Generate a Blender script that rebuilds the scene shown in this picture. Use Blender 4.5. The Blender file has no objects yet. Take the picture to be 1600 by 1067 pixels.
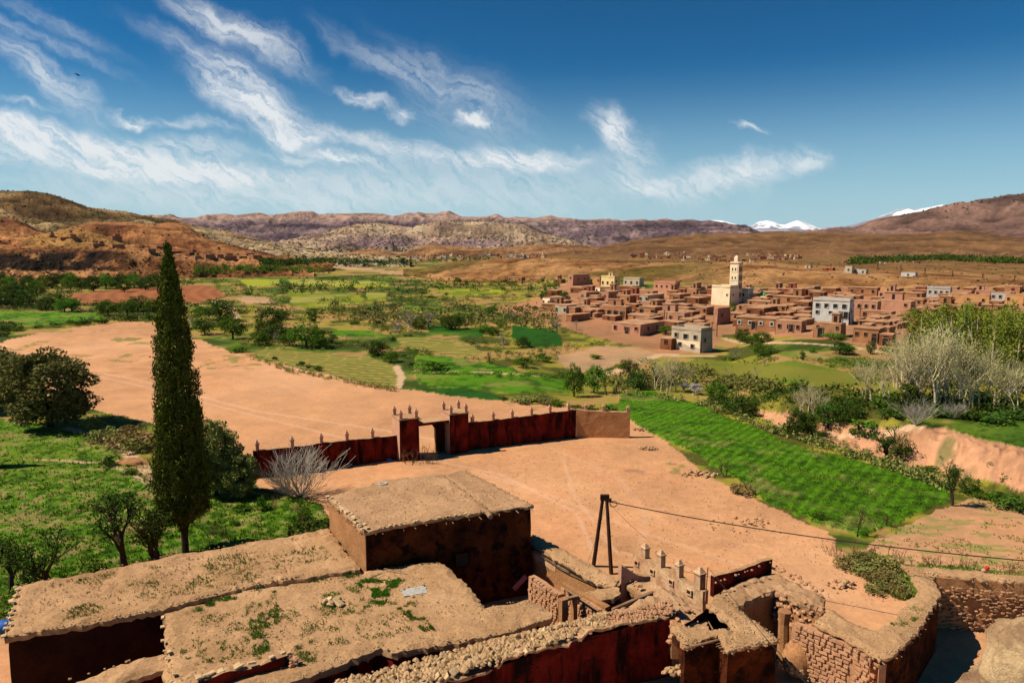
import bpy, bmesh, math, random
import numpy as np
from mathutils import Vector, Matrix
from mathutils.geometry import delaunay_2d_cdt
R = math.radians
rnd = random.Random(7)
rs = np.random.RandomState(11)

# ---------------------------------------------------------------- camera
S = bpy.context.scene
COL = S.collection
CH, F, HZ = 22.0, 1150.0, 385.0
PITCH = math.atan((533.5 - HZ) / F)
cd = bpy.data.cameras.new('camera'); cam = bpy.data.objects.new('camera', cd); COL.objects.link(cam)
cd.sensor_width = 36; cd.lens = 36 * F / 1600; cd.clip_start = .1; cd.clip_end = 60000
cam.location = (0, 0, CH); cam.rotation_euler = (math.pi / 2 - PITCH, 0, 0)
S.camera = cam

# ---------------------------------------------------------------- sun, sky, exposure
SUN = Vector((-1.0, -.10, 1.02 * math.tan(R(50)))).normalized()
sl = bpy.data.lights.new('sun', 'SUN'); sl.energy = 5.0; sl.angle = R(.5); sl.color = (1, .905, .76)
so = bpy.data.objects.new('sun', sl); COL.objects.link(so)
so.rotation_euler = (-SUN).to_track_quat('-Z', 'Y').to_euler()
S.view_settings.view_transform = 'Standard'; S.view_settings.look = 'None'
S.view_settings.exposure = .32; S.view_settings.gamma = 1; S.view_settings.use_curve_mapping = False
S.cycles.max_bounces = 4; S.cycles.diffuse_bounces = 1; S.cycles.transparent_max_bounces = 8
S.cycles.volume_bounces = 0

CP, SP = math.cos(PITCH), math.sin(PITCH)
def ray(u, v):
    a, b = (u - 800) / F, (533.5 - v) / F
    return np.array([a, CP + b * SP, -SP + b * CP])
def P(u, v, z=0.0):
    d = ray(u, v); t = (z - CH) / d[2]
    return Vector((d[0] * t, d[1] * t, z))
def Pr(u, v, r):
    d = ray(u, v); t = r / math.hypot(d[0], d[1])
    return Vector((d[0] * t, d[1] * t, CH + d[2] * t))
def proj(x, y, z):
    zz = np.asarray(z) - CH
    f = y * CP - zz * SP; up = y * SP + zz * CP
    f = np.where(np.abs(f) < .01, .01, f)
    return 800 + F * x / f, 533.5 - F * up / f
def ztop(p, v):
    b = (533.5 - v) / F
    dy, dz = CP + b * SP, -SP + b * CP
    return CH + p[1] / dy * dz

# world
W = bpy.data.worlds.new('World'); S.world = W; W.use_nodes = True
nt = W.node_tree; nt.nodes.clear()
def nd(t, **k):
    n = nt.nodes.new(t)
    for a, b in k.items():
        if a[0] == '_': n.inputs[a[1:] if not a[1:].isdigit() else int(a[1:])].default_value = b
        else: setattr(n, a, b)
    return n
def lk(a, b): nt.links.new(a, b)
def mth(op, a, b=None, c=None, clamp=False):
    n = nd('ShaderNodeMath', operation=op); n.use_clamp = clamp
    for i, v in enumerate((a, b, c)):
        if v is None: continue
        if isinstance(v, (int, float)): n.inputs[i].default_value = v
        else: lk(v, n.inputs[i])
    return n.outputs[0]
sky = nd('ShaderNodeTexSky', sky_type='NISHITA'); sky.sun_disc = False
sky.sun_elevation = R(50); sky.sun_rotation = math.atan2(SUN.x, SUN.y)
sky.altitude = 1800; sky.air_density = 1.0; sky.dust_density = .6; sky.ozone_density = 2.2
tc = nd('ShaderNodeTexCoord'); sep = nd('ShaderNodeSeparateXYZ'); lk(tc.outputs['Generated'], sep.inputs[0])
az = mth('ARCTAN2', sep.outputs[0], sep.outputs[1]); el = mth('ARCSINE', sep.outputs[2])
cmb = nd('ShaderNodeCombineXYZ'); lk(mth('MULTIPLY', az, 57.2958), cmb.inputs[0]); lk(mth('MULTIPLY', el, 57.2958), cmb.inputs[1])
def azel(u, v):
    d = ray(u, v); d = d / np.linalg.norm(d)
    return math.degrees(math.atan2(d[0], d[1])), math.degrees(math.asin(d[2]))
wn = nd('ShaderNodeTexNoise', _Scale=.20, _Detail=7.0, _Roughness=.62); lk(cmb.outputs[0], wn.inputs['Vector'])
wv = nd('ShaderNodeVectorMath', operation='MULTIPLY_ADD'); lk(wn.outputs['Color'], wv.inputs[0])
wv.inputs[1].default_value = (5.5, 4.2, 0); wv.inputs[2].default_value = (-2.75, -2.1, 0)
wa = nd('ShaderNodeVectorMath', operation='ADD'); lk(wv.outputs[0], wa.inputs[0]); lk(cmb.outputs[0], wa.inputs[1])
BL = [(370,45,150,24,24,.85),(315,78,140,18,22,.35),(395,155,135,40,34,.85),(75,125,130,28,36,.7),(235,262,270,19,1,1.25),(120,240,260,34,2,.5),
 (90,222,180,24,4,1.0),(300,228,120,16,4,.6),(215,184,38,9,4,.95),(305,194,70,9,8,.6),(600,95,130,20,24,.4),(570,150,55,10,18,.8),
 (625,178,26,12,10,.75),(738,186,36,9,8,.95),(620,237,170,16,12,.85),(815,252,125,20,3,1.25),(470,216,80,10,6,.5),(955,195,55,30,32,.95),
 (985,245,70,48,40,.5),(1010,292,60,15,5,.65),(1150,276,130,26,-6,.95),(1258,255,32,26,-30,.6),(1170,205,30,6,16,.75),(650,300,560,44,0,.55),(250,300,420,34,0,.35),
 (730,170,150,60,25,.25),(50,175,60,8,4,.6),(90,40,110,14,20,.3),(520,250,130,10,6,.7),(430,190,160,30,30,.4),(700,120,160,22,30,.25),
 (1040,60,200,30,8,.0),(-250,150,260,60,14,.6),(-500,60,300,90,10,.6),(60,60,150,12,18,.35)]
tot = None
for (u, v, L, w, ang, it) in BL:
    a0, e0 = azel(u, v); k = 57.3 / F * math.cos(math.atan((u - 800) / F)) ** 1.2
    mp = nd('ShaderNodeMapping', vector_type='TEXTURE')
    mp.inputs['Location'].default_value = (a0, e0, 0); mp.inputs['Rotation'].default_value = (0, 0, R(-ang))
    mp.inputs['Scale'].default_value = (L * k * 1.15, w * k * 1.5, 1); lk(wa.outputs[0], mp.inputs[0])
    ln = nd('ShaderNodeVectorMath', operation='LENGTH'); lk(mp.outputs[0], ln.inputs[0])
    mr = nd('ShaderNodeMapRange', interpolation_type='SMOOTHSTEP')
    lk(ln.outputs['Value'], mr.inputs[0]); mr.inputs[1].default_value = 0; mr.inputs[2].default_value = 1
    mr.inputs[3].default_value = it; mr.inputs[4].default_value = 0
    tot = mr.outputs[0] if tot is None else mth('ADD', tot, mr.outputs[0])
m2 = nd('ShaderNodeMapping', vector_type='TEXTURE'); m2.inputs['Rotation'].default_value = (0, 0, R(-30)); m2.inputs['Scale'].default_value = (6.5, .75, 1)
lk(wa.outputs[0], m2.inputs[0])
sn = nd('ShaderNodeTexNoise', _Scale=1.5, _Detail=9.0, _Roughness=.66); lk(m2.outputs[0], sn.inputs['Vector'])
n3 = nd('ShaderNodeTexNoise', _Scale=.8, _Detail=10.0, _Roughness=.64); lk(wa.outputs[0], n3.inputs['Vector'])
tex = mth('ADD', mth('MULTIPLY', sn.outputs[0], 1.75), mth('MULTIPLY', n3.outputs[0], .75))
tex = mth('MULTIPLY', mth('SUBTRACT', tex, .84), 1.9, clamp=True)
dens = mth('MULTIPLY', mth('POWER', mth('MINIMUM', tot, 1.15), 1.1), tex, clamp=True)
dens = mth('MULTIPLY', dens, .9)
hue = nd('ShaderNodeHueSaturation', _Hue=.480, _Saturation=1.42, _Value=1.12); lk(sky.outputs[0], hue.inputs['Color'])
sc1 = nd('ShaderNodeVectorMath', operation='SCALE'); sc1.inputs['Scale'].default_value = 1 / 7.5; lk(hue.outputs[0], sc1.inputs[0])
gm0 = nd('ShaderNodeGamma', _Gamma=1.38); lk(sc1.outputs[0], gm0.inputs[0])
gm = nd('ShaderNodeVectorMath', operation='SCALE'); gm.inputs['Scale'].default_value = 8.2; lk(gm0.outputs[0], gm.inputs[0])
mx = nd('ShaderNodeMix', data_type='RGBA'); hzf = nd('ShaderNodeMapRange', interpolation_type='SMOOTHSTEP'); lk(el, hzf.inputs[0]); hzf.inputs[1].default_value = -.02; hzf.inputs[2].default_value = .24; hzf.inputs[3].default_value = .95; hzf.inputs[4].default_value = 0
mh = nd('ShaderNodeMix', data_type='RGBA'); lk(hzf.outputs[0], mh.inputs[0]); tn = nd('ShaderNodeVectorMath', operation='MULTIPLY'); tn.inputs[1].default_value = (.30, .98, 1.06); lk(gm.outputs[0], tn.inputs[0]); lk(tn.outputs[0], mh.inputs[6]); mh.inputs[7].default_value = (6.9, 10.0, 11.4, 1)
lk(dens, mx.inputs[0]); lk(mh.outputs[2], mx.inputs[6]); mx.inputs[7].default_value = (13.8, 14.2, 14.4, 1)
bg = nd('ShaderNodeBackground', _Strength=.05); lk(mx.outputs[2], bg.inputs[0])
ow = nd('ShaderNodeOutputWorld'); lk(bg.outputs[0], ow.inputs[0])

# ---------------------------------------------------------------- noise in numpy
def _h(ix, iy, s):
    n = (ix * 374761393 + iy * 668265263 + s * 1442695041) & 0xFFFFFFFF
    n = ((n ^ (n >> 13)) * 1274126177) & 0xFFFFFFFF
    return ((n ^ (n >> 16)) & 0xFFFF) / 65535.0
def vn(x, y, s=0):
    x = np.asarray(x, float); y = np.asarray(y, float)
    ix = np.floor(x).astype(np.int64); iy = np.floor(y).astype(np.int64)
    fx = x - ix; fy = y - iy; fx = fx * fx * (3 - 2 * fx); fy = fy * fy * (3 - 2 * fy)
    a = _h(ix, iy, s); b = _h(ix + 1, iy, s); c = _h(ix, iy + 1, s); d = _h(ix + 1, iy + 1, s)
    return a + (b - a) * fx + (c - a) * fy + (a - b - c + d) * fx * fy
def fbm(x, y, o=4, s=0, ridge=False):
    t = 0; a = .5; f = 1
    for i in range(o):
        n = vn(x * f + 17.3 * i, y * f - 9.1 * i, s + i)
        t = t + a * ((1 - np.abs(2 * n - 1)) if ridge else n); a *= .5; f *= 2.03
    return t / (1 - .5 ** o)
def sm(a, b, x):
    t = np.clip((x - a) / (b - a), 0, 1); return t * t * (3 - 2 * t)
def inside(poly, X, Y):
    r = np.zeros(np.shape(X), bool); n = len(poly)
    for i in range(n):
        x0, y0 = poly[i]; x1, y1 = poly[(i + 1) % n]
        if y0 == y1: continue
        c = ((y0 > Y) != (y1 > Y)) & (X < (x1 - x0) * (Y - y0) / (y1 - y0) + x0)
        r ^= c
    return r
def L(u, pts):
    return np.interp(u, [p[0] for p in pts], [p[1] for p in pts])

# ---------------------------------------------------------------- materials
def newmat(name):
    global nt
    m = bpy.data.materials.new(name); m.use_nodes = True; nt = m.node_tree; nt.nodes.clear()
    out = nd('ShaderNodeOutputMaterial'); b = nd('ShaderNodeBsdfPrincipled'); lk(b.outputs[0], out.inputs[0])
    b.inputs['Specular IOR Level'].default_value = .08; b.inputs['Roughness'].default_value = .95
    return m, b
def noise(scale, det=4.0, rough=.55, vec=None, stretch=None):
    n = nd('ShaderNodeTexNoise', _Scale=scale, _Detail=det, _Roughness=rough)
    if vec is None: vec = nd('ShaderNodeNewGeometry').outputs['Position']
    if stretch:
        mp = nd('ShaderNodeMapping'); mp.inputs['Scale'].default_value = stretch; lk(vec, mp.inputs[0]); vec = mp.outputs[0]
    lk(vec, n.inputs['Vector']); return n.outputs[0]
def ramp(x, stops):
    r = nd('ShaderNodeValToRGB'); e = r.color_ramp.elements
    while len(e) < len(stops): e.new(.5)
    for i, (p, c) in enumerate(stops):
        e[i].position = p; e[i].color = (*c, 1) if len(c) == 3 else c
    lk(x, r.inputs[0]); return r.outputs[0]
def mixc(f, a, b, mode='MIX'):
    n = nd('ShaderNodeMix', data_type='RGBA', blend_type=mode)
    for i, v in ((0, f), (6, a), (7, b)):
        if isinstance(v, (int, float)): n.inputs[i].default_value = v
        elif isinstance(v, tuple): n.inputs[i].default_value = (*v, 1) if len(v) == 3 else v
        else: lk(v, n.inputs[i])
    return n.outputs[2]
def bump(b, h, s, d=.1):
    n = nd('ShaderNodeBump', _Strength=s, _Distance=d); lk(h, n.inputs['Height']); lk(n.outputs[0], b.inputs['Normal'])
def objrand():
    return nd('ShaderNodeObjectInfo').outputs['Random']
def vc_mat(name, sc=(3, .4), var=.5, bs=.5, bd=.15, bsc=6):
    m, b = newmat(name)
    a = nd('ShaderNodeVertexColor', layer_name='Col').outputs[0]
    n1 = noise(sc[0], 6, .65); n2 = noise(sc[1], 3, .5)
    f = mth('MULTIPLY', mth('ADD', mth('MULTIPLY', mth('SUBTRACT', n1, .5), 2 * var), 1.0), mth('ADD', mth('MULTIPLY', mth('SUBTRACT', n2, .5), var), 1.0))
    v = nd('ShaderNodeCombineXYZ')
    for i in range(3): lk(f, v.inputs[i])
    c = mixc(1.0, a, v.outputs[0], 'MULTIPLY'); lk(c, b.inputs['Base Color'])
    bump(b, noise(bsc, 6, .7), bs, bd)
    return m
M = {}
M['ground'] = vc_mat('dirt ground', (2.2, .12), .28, .5, .12, 3)
M['field'] = vc_mat('crop field', (3.5, .3), .55, .8, .35, 3)
M['hill'] = vc_mat('hill earth', (.16, .02), .75, 1.0, 3.0, .14)
M['farhill'] = vc_mat('far mountain rock', (.035, .004), .75, 1.0, 14.0, .03)
def mud(name, c1, c2, sc=1.0, bs=.7, bd=.06, c3=None, streak=False, pits=True):
    m, b = newmat(name)
    n = noise(.55 * sc, 6, .65); c = ramp(n, [(.3, c1), (.7, c2)])
    n2 = noise(9 * sc, 5, .7)
    c = mixc(.8, c, ramp(n2, [(.28, (.50, .47, .44)), (.48, (.98, .96, .94)), (.72, (1.28, 1.26, 1.22))]), 'MULTIPLY')
    if c3:
        st = noise(1.3, 5, .7, stretch=(1, 1, .22) if streak else None)
        c = mixc(ramp(st, [(.47, (0, 0, 0)), (.60, (1, 1, 1))]), c, c3)
    lk(c, b.inputs['Base Color'])
    h = mth('ADD', mth('MULTIPLY', noise(5 * sc, 6, .75), 1.0), mth('MULTIPLY', noise(28, 3, .6), .35))
    bump(b, h, bs, bd)
    return m
M['roof'] = mud('dry mud roof', (.33, .185, .085), (.53, .315, .16), .8, .9, .08)
M['roof2'] = mud('block mud roof', (.35, .20, .10), (.52, .31, .165), .8, .9, .07)
M['mudwall'] = mud('mud plaster', (.32, .15, .06), (.48, .24, .105), 1, 1, .08)
M['ochre'] = mud('ochre plaster', (.40, .19, .075), (.52, .27, .115), 1, .8, .05)
M['pale'] = mud('pale lime plaster', (.52, .32, .17), (.64, .44, .26), 1, .7, .04, c3=(.42, .22, .12))
M['red'] = mud('red ochre plaster', (.04, .004, .003), (.27, .022, .012), 1.6, 1, .09, c3=(.016, .005, .003), streak=True)  # deep red mottling, darkened further to carry the walls' shade
M['redbrown'] = mud('weathered shade-dark red wall', (.014, .004, .002), (.18, .042, .009), 1.2, 1, .1, c3=(.016, .006, .004))  # weathered mottling with the walls' shade painted into its near-black tones
M['gatelit'] = mud('rose plaster and sunlit tone', (.46, .24, .15), (.56, .31, .2), 1, .5, .03)
M['stone'] = mud('field stone', (.33, .20, .095), (.54, .36, .19), 2.0, .6, .04)
M['stonedark'] = mud('red sandstone block', (.36, .18, .09), (.52, .28, .155), 2.0, .7, .04)
M['palestone'] = mud('pale flat stone', (.46, .31, .16), (.64, .46, .26), 2.0, .5, .03)
M['wood'] = mud('weathered pole', (.20, .11, .06), (.36, .22, .13), 3, .5, .02)
M['pole'] = mud('tarred pole', (.030, .014, .009), (.07, .03, .018), 3, .4, .01)
M['shadedark'] = mud('plaster darkened for shade', (.014, .005, .003), (.06, .017, .008), 1.2, 1, .1)  # near-black plaster tone that paints shade into the surface
M['rock'] = mud('weathered kasbah mud', (.44, .28, .14), (.60, .41, .22), 3, 1, .05, c3=(.3, .17, .09))
def flat(name, c, rough=.8, var=.25, sc=2.0):
    m, b = newmat(name)
    n = noise(sc, 5, .65)
    k = ramp(n, [(.25, tuple(x * (1 - var) for x in c)), (.75, tuple(min(1, x * (1 + var)) for x in c))])
    lk(k, b.inputs['Base Color']); b.inputs['Roughness'].default_value = rough
    return m
M['wire'] = flat('wire', (.03, .025, .02)); M['dark'] = flat('dark interior', (.02, .012, .008))
M['blue'] = flat('blue plastic', (.02, .10, .35), .5); M['white'] = flat('white paint', (.75, .72, .66)); M['purple'] = flat('faded purple board', (.22, .10, .16))
M['redcloth'] = flat('red cloth', (.5, .03, .03)); M['greenpaint'] = flat('green tiles', (.12, .36, .10)); M['bird'] = flat('dark feathers', (.02, .02, .02))
M['haze'] = None
HC = dict(pink2=((.36, .17, .10), (.48, .25, .15)), brown2=((.13, .048, .02), (.25, .10, .045)), brown3=((.30, .135, .065), (.44, .22, .115)), brown=((.22, .09, .038), (.42, .20, .095)), red=((.22, .05, .025), (.32, .09, .045)), cream=((.82, .62, .38), (.92, .75, .50)), pink=((.42, .19, .11), (.52, .26, .16)),
          grey=((.40, .33, .23), (.54, .46, .33)), yellow=((.66, .48, .20), (.74, .58, .28)), orange=((.50, .24, .09), (.56, .30, .13)), blue=((.38, .36, .31), (.48, .46, .41)), white=((.46, .44, .39), (.56, .54, .48)))
for k, (a, b_) in HC.items(): M['h_' + k] = mud('%s house plaster' % k, a, b_, .7, .5, .06)
M['h_roof'] = mud('village mud roof', (.33, .17, .085), (.54, .31, .175), .5, .6, .06)
M['glass'] = flat('dark window pane', (.025, .022, .02), .3)
def leafmat(name, c1, c2, c3, trans=.15):
    m, b = newmat(name)
    oc = nd('ShaderNodeTexCoord').outputs['Object']
    n = noise(2.2, 3, .6, oc); n2 = noise(11, 2, .6, oc)
    c = ramp(mth('ADD', mth('MULTIPLY', n, .6), mth('MULTIPLY', n2, .4)), [(.3, c1), (.5, c2), (.7, c3)])
    hs = nd('ShaderNodeHueSaturation'); lk(c, hs.inputs['Color'])
    lk(mth('ADD', mth('MULTIPLY', objrand(), .5), .75), hs.inputs['Value']); lk(mth('ADD', mth('MULTIPLY', objrand(), .04), .48), hs.inputs['Hue'])
    lk(hs.outputs[0], b.inputs['Base Color'])
    out = [x for x in nt.nodes if x.type == 'OUTPUT_MATERIAL'][0]
    t = nd('ShaderNodeBsdfTranslucent'); lk(hs.outputs[0], t.inputs[0])
    ms = nd('ShaderNodeMixShader', _0=trans); lk(b.outputs[0], ms.inputs[1]); lk(t.outputs[0], ms.inputs[2]); lk(ms.outputs[0], out.inputs[0])
    return m
M['leaf_dark'] = leafmat('dark evergreen leaf', (.020, .042, .006), (.058, .10, .012), (.13, .19, .028))
M['leaf_green'] = leafmat('green leaf', (.035, .085, .006), (.095, .19, .014), (.20, .29, .03))
M['leaf_olive'] = leafmat('olive leaf', (.085, .095, .018), (.21, .21, .05), (.38, .36, .12))
M['leaf_cyp'] = leafmat('cypress scale leaf', (.020, .040, .004), (.080, .115, .010), (.22, .25, .035), .05)
M['leaf_yellow'] = leafmat('spring poplar leaf', (.10, .12, .012), (.21, .23, .025), (.36, .36, .07), .25)
M['leaf_pale'] = leafmat('pale budding twig', (.26, .26, .07), (.40, .38, .14), (.52, .48, .24))
M['leaf_dry'] = leafmat('dry grass', (.14, .11, .03), (.26, .20, .06), (.38, .29, .11))
M['blossom'] = leafmat('white blossom', (.45, .38, .32), (.62, .55, .48), (.75, .70, .62))
M['bark'] = flat('dark bark', (.055, .035, .022), .9, .5, 6); M['barkpale'] = flat('pale poplar bark', (.56, .44, .26), .9, .25, 4)
M['stem'] = flat('dry brown stem', (.16, .085, .045), .9, .3, 4); M['barkgrey'] = flat('grey twig bark', (.40, .34, .27), .9, .3, 4)
M['grass'] = leafmat('grass tuft', (.035, .085, .004), (.075, .165, .008), (.16, .24, .02), .2)
M['shrubdot'] = flat('hill shrub', (.035, .038, .014), .9, .4, .05)

# ---------------------------------------------------------------- object helpers
def tag(o, label=None, cat=None, group=None, kind=None):
    if label: o['label'] = label
    if cat: o['category'] = cat
    if group: o['group'] = group
    if kind: o['kind'] = kind
    return o
def link(name, me, parent=None, loc=None):
    o = bpy.data.objects.new(name, me); COL.objects.link(o)
    if parent is not None: o.parent = parent
    if loc is not None: o.location = loc
    return o
def empty(name, loc, label=None, cat=None, group=None, rz=0):
    o = bpy.data.objects.new(name, None); COL.objects.link(o); o.location = loc; o.rotation_euler = (0, 0, rz)
    o.empty_display_size = .2
    return tag(o, label, cat, group)
def mesh(name, V, Fc, mats, midx=None, smooth=False):
    me = bpy.data.meshes.new(name)
    me.from_pydata([tuple(v) for v in V], [], [tuple(f) for f in Fc])
    for m in (mats if isinstance(mats, (list, tuple)) else [mats]): me.materials.append(M[m] if isinstance(m, str) else m)
    if midx is not None: me.polygons.foreach_set('material_index', list(midx))
    if smooth: me.polygons.foreach_set('use_smooth', [True] * len(Fc))
    me.update(); return me
def npmesh(name, V, Q, mat, col=None, smooth=True):
    """V (n,3), Q (m,4 or 3) numpy"""
    me = bpy.data.meshes.new(name); k = Q.shape[1]
    me.vertices.add(len(V)); me.vertices.foreach_set('co', np.ascontiguousarray(V, dtype=np.float32).ravel())
    me.loops.add(Q.size); me.loops.foreach_set('vertex_index', np.ascontiguousarray(Q, dtype=np.int32).ravel())
    me.polygons.add(len(Q)); me.polygons.foreach_set('loop_start', np.arange(0, Q.size, k, dtype=np.int32))
    me.polygons.foreach_set('use_smooth', np.full(len(Q), smooth))
    me.materials.append(M[mat] if isinstance(mat, str) else mat)
    if col is not None:
        ca = me.color_attributes.new('Col', 'FLOAT_COLOR', 'POINT')
        ca.data.foreach_set('color', np.concatenate([np.clip(col, 0, 1), np.ones((len(V), 1))], 1).astype(np.float32).ravel())
    me.update(calc_edges=True); return me
class MB:
    def __init__(s): s.v = []; s.f = []; s.m = []
    def add(s, V, Fc, mi=0):
        n = len(s.v); s.v += [tuple(a) for a in V]; s.f += [tuple(i + n for i in f) for f in Fc]; s.m += [mi] * len(Fc)
    def box(s, c, d, rz=0, mi=0, taper=1.0):
        V = []
        for z in (-1, 1):
            k = taper if z > 0 else 1
            for x, y in ((-1, -1), (1, -1), (1, 1), (-1, 1)):
                X, Y = x * d[0] / 2 * k, y * d[1] / 2 * k
                V.append((c[0] + X * math.cos(rz) - Y * math.sin(rz), c[1] + X * math.sin(rz) + Y * math.cos(rz), c[2] + z * d[2] / 2))
        s.add(V, [(3, 2, 1, 0), (4, 5, 6, 7), (0, 1, 5, 4), (1, 2, 6, 5), (2, 3, 7, 6), (3, 0, 4, 7)], mi)
    def tube(s, pts, rad, n=6, mi=0, cap=True):
        V = []; Fc = []
        pts = [Vector(p) for p in pts]
        for i, p in enumerate(pts):
            d = (pts[min(i + 1, len(pts) - 1)] - pts[max(i - 1, 0)]).normalized()
            a = d.cross(Vector((0, 0, 1)) if abs(d.z) < .9 else Vector((1, 0, 0))).normalized(); b = d.cross(a)
            r = rad[i] if isinstance(rad, (list, tuple)) else rad
            for k in range(n):
                t = 2 * math.pi * k / n; V.append(p + a * math.cos(t) * r + b * math.sin(t) * r)
        for i in range(len(pts) - 1):
            for k in range(n): Fc.append((i * n + k, i * n + (k + 1) % n, (i + 1) * n + (k + 1) % n, (i + 1) * n + k))
        if cap: Fc.append(tuple(range(n))[::-1]); Fc.append(tuple((len(pts) - 1) * n + k for k in range(n)))
        s.add(V, Fc, mi)
    def mesh(s, name, mats, smooth=False): return mesh(name, s.v, s.f, mats, s.m, smooth)
# ---------------------------------------------------------------- terrain
BANK = [(900, 596), (960, 611), (1090, 630), (1220, 668), (1290, 683), (1400, 716), (1500, 752), (1600, 782), (2200, 950)]
def T(x, y):
    x = np.asarray(x, float); y = np.asarray(y, float)
    r = np.hypot(x, y); yy = np.maximum(y, 8.0)
    u, v = proj(x, yy, np.zeros_like(x)); u = np.clip(u, -1500, 3500)
    lv = L(u, BANK)
    A = 2.6 * sm(1120, 1260, u)
    w = (fbm(x * .35, y * .35, 3, 5) - .5) * 9
    z = A * sm(0, 24, lv - v + w) * sm(445, 520, v)
    z = z + A * .45 * (fbm(x * .8, y * .8, 3, 6, True) - .5) * sm(-5, 5, lv - v) * sm(50, 20, lv - v)
    z = z + 4.0 * sm(545, 462, v) * sm(800, 900, u) * sm(2600, 1700, u)
    z = z - 1.0 * sm(500, 560, v) * sm(640, 600, v) * sm(820, 900, u) * sm(1250, 1130, u)
    scr = sm(640, 560, v)
    z = z + (fbm(x * .05, y * .05, 4, 2) - .5) * 1.6 * scr
    z = z + (fbm(x * .6, y * .6, 3, 3) - .5) * .10
    z = z + .35 * sm(150, 420, v) * 0
    return z
def G(u, v):
    z = 0.0
    for i in range(8):
        p = P(u, v, z); z = float(T(p.x, p.y))
    p.z = z; return p
def scale_at(p): return F / (p.y * CP - (p.z - CH) * SP)      # px per metre

def Gv(U, Vv, z0=None):
    U = np.asarray(U, float); Vv = np.asarray(Vv, float); b = (533.5 - Vv) / F; dx = (U - 800) / F; dy = CP + b * SP; dz = -SP + b * CP
    z = np.zeros(U.shape) if z0 is None else np.full(U.shape, z0)
    for i in range(1 if z0 is not None else 6):
        t = (z - CH) / dz; x, y = dx * t, dy * t
        if z0 is None: z = T(x, y)
    return np.stack([x, y, z], -1)
def sample_px(poly, n, extra=None):
    xs = [q[0] for q in poly]; ys = [q[1] for q in poly]; out = np.zeros((0, 2))
    while len(out) < n:
        c = np.stack([rs.uniform(min(xs), max(xs), 4 * n), rs.uniform(min(ys), max(ys), 4 * n)], 1)
        out = np.concatenate([out, c[inside(poly, c[:, 0], c[:, 1])]])
    return out[:n]
def multi(x, y, seed, f=(.9, .22, .05), r=None):
    r = np.hypot(x, y) if r is None else r
    a = sm(140, 50, r); c = sm(250, 700, r); m = 1 - a - c
    return a * fbm(x * f[0], y * f[0], 4, seed) + m * fbm(x * f[1], y * f[1], 4, seed + 3) + c * fbm(x * f[2], y * f[2], 4, seed + 6)
Z_ = {}
def zone(n, kind, poly, own=True): Z_[n] = (kind, poly, own)
zone('village', 'dust', [(780,482),(840,468),(880,440),(1000,450),(1100,458),(1700,460),(1700,505),(1600,520),(1400,548),(1300,532),(1200,522),(1130,522),(1112,553),(1040,553),(940,530),(860,505)], False)
zone('sand', 'sand', [(505,416),(562,419),(675,428),(740,436),(700,439),(637,431),(560,423)], False)
zone('sand2', 'sand', [(366,468),(385,463),(420,465),(428,474),(390,475)], False)
zone('sand3', 'sand', [(868,556),(905,548),(950,538),(1000,545),(1040,556),(1010,562),(960,568),(945,580),(900,584),(880,574)], False)
zone('redsoil', 'redsoil', [(98,461),(196,451),(305,446),(336,448),(353,464),(315,473),(133,475)])
zone('c1', 'crop', [(-300,478),(0,485),(150,489),(168,500),(35,509),(0,500),(-300,505)])
zone('o1', 'olive', [(450,452),(562,461),(572,471),(525,482),(455,479)])
zone('o2', 'olive', [(572,456),(607,458),(602,471),(574,474)])
zone('o3', 'olive2', [(371,437),(435,436),(437,445),(390,449)])
zone('o4', 'olive2', [(450,437),(600,440),(609,448),(487,449),(455,443)])
zone('o5', 'olive2', [(660,452),(787,454),(790,459),(712,462)])
zone('c2', 'crop2', [(626,477),(701,480),(692,489),(637,487)])
zone('c3', 'crop2', [(664,509),(697,511),(756,516),(754,527),(671,524)])
zone('c4', 'crop2', [(801,509),(872,517),(879,541),(825,544),(797,526)])
zone('c5', 'crop', [(517,516),(585,518),(612,528),(560,530),(520,526)])
zone('f1', 'furrow', [(392,553),(415,544),(461,548),(577,557),(619,572),(621,605),(544,592),(450,570)])
zone('f2', 'furrow', [(619,527),(694,529),(742,541),(756,554),(720,557),(626,541)])
zone('c6', 'crop', [(649,557),(694,556),(802,575),(816,588),(740,583),(645,577)])
zone('c7', 'crop', [(641,580),(731,584),(881,592),(890,614),(806,615),(656,602)])
zone('c8', 'crop2', [(630,605),(724,607),(787,620),(790,628),(712,623),(658,615)])
zone('o6', 'olive3', [(1090,560),(1180,570),(1240,562),(1330,582),(1345,602),(1250,604),(1180,592),(1060,575)])
zone('o7', 'olive3', [(1190,545),(1270,552),(1300,560),(1230,558)], False)
zone('dark', 'crop2', [(1468,668),(1530,660),(1600,657),(1900,650),(1900,780),(1600,703),(1530,686)])
zone('bankz', 'bank', [(1175,640),(1290,652),(1345,667),(1430,670),(1470,668),(1530,686),(1600,703),(1700,730),(1700,790),(1600,768),(1540,750),(1440,735),(1380,716),(1290,690),(1215,668)], False)
zone('right', 'crop', [(968,612),(1010,610),(1092,632),(1122,648),(1180,667),(1220,690),(1290,708),(1380,732),(1470,757),(1492,780),(1425,806),(1350,838),(1300,825),(1200,787),(1140,742),(1080,707),(1040,687),(1000,668),(965,645)])
zone('left', 'rough', [(-400,640),(0,655),(60,662),(135,680),(175,705),(240,765),(330,775),(400,770),(500,780),(520,830),(300,870),(100,905),(0,965),(-400,1100)])
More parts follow.
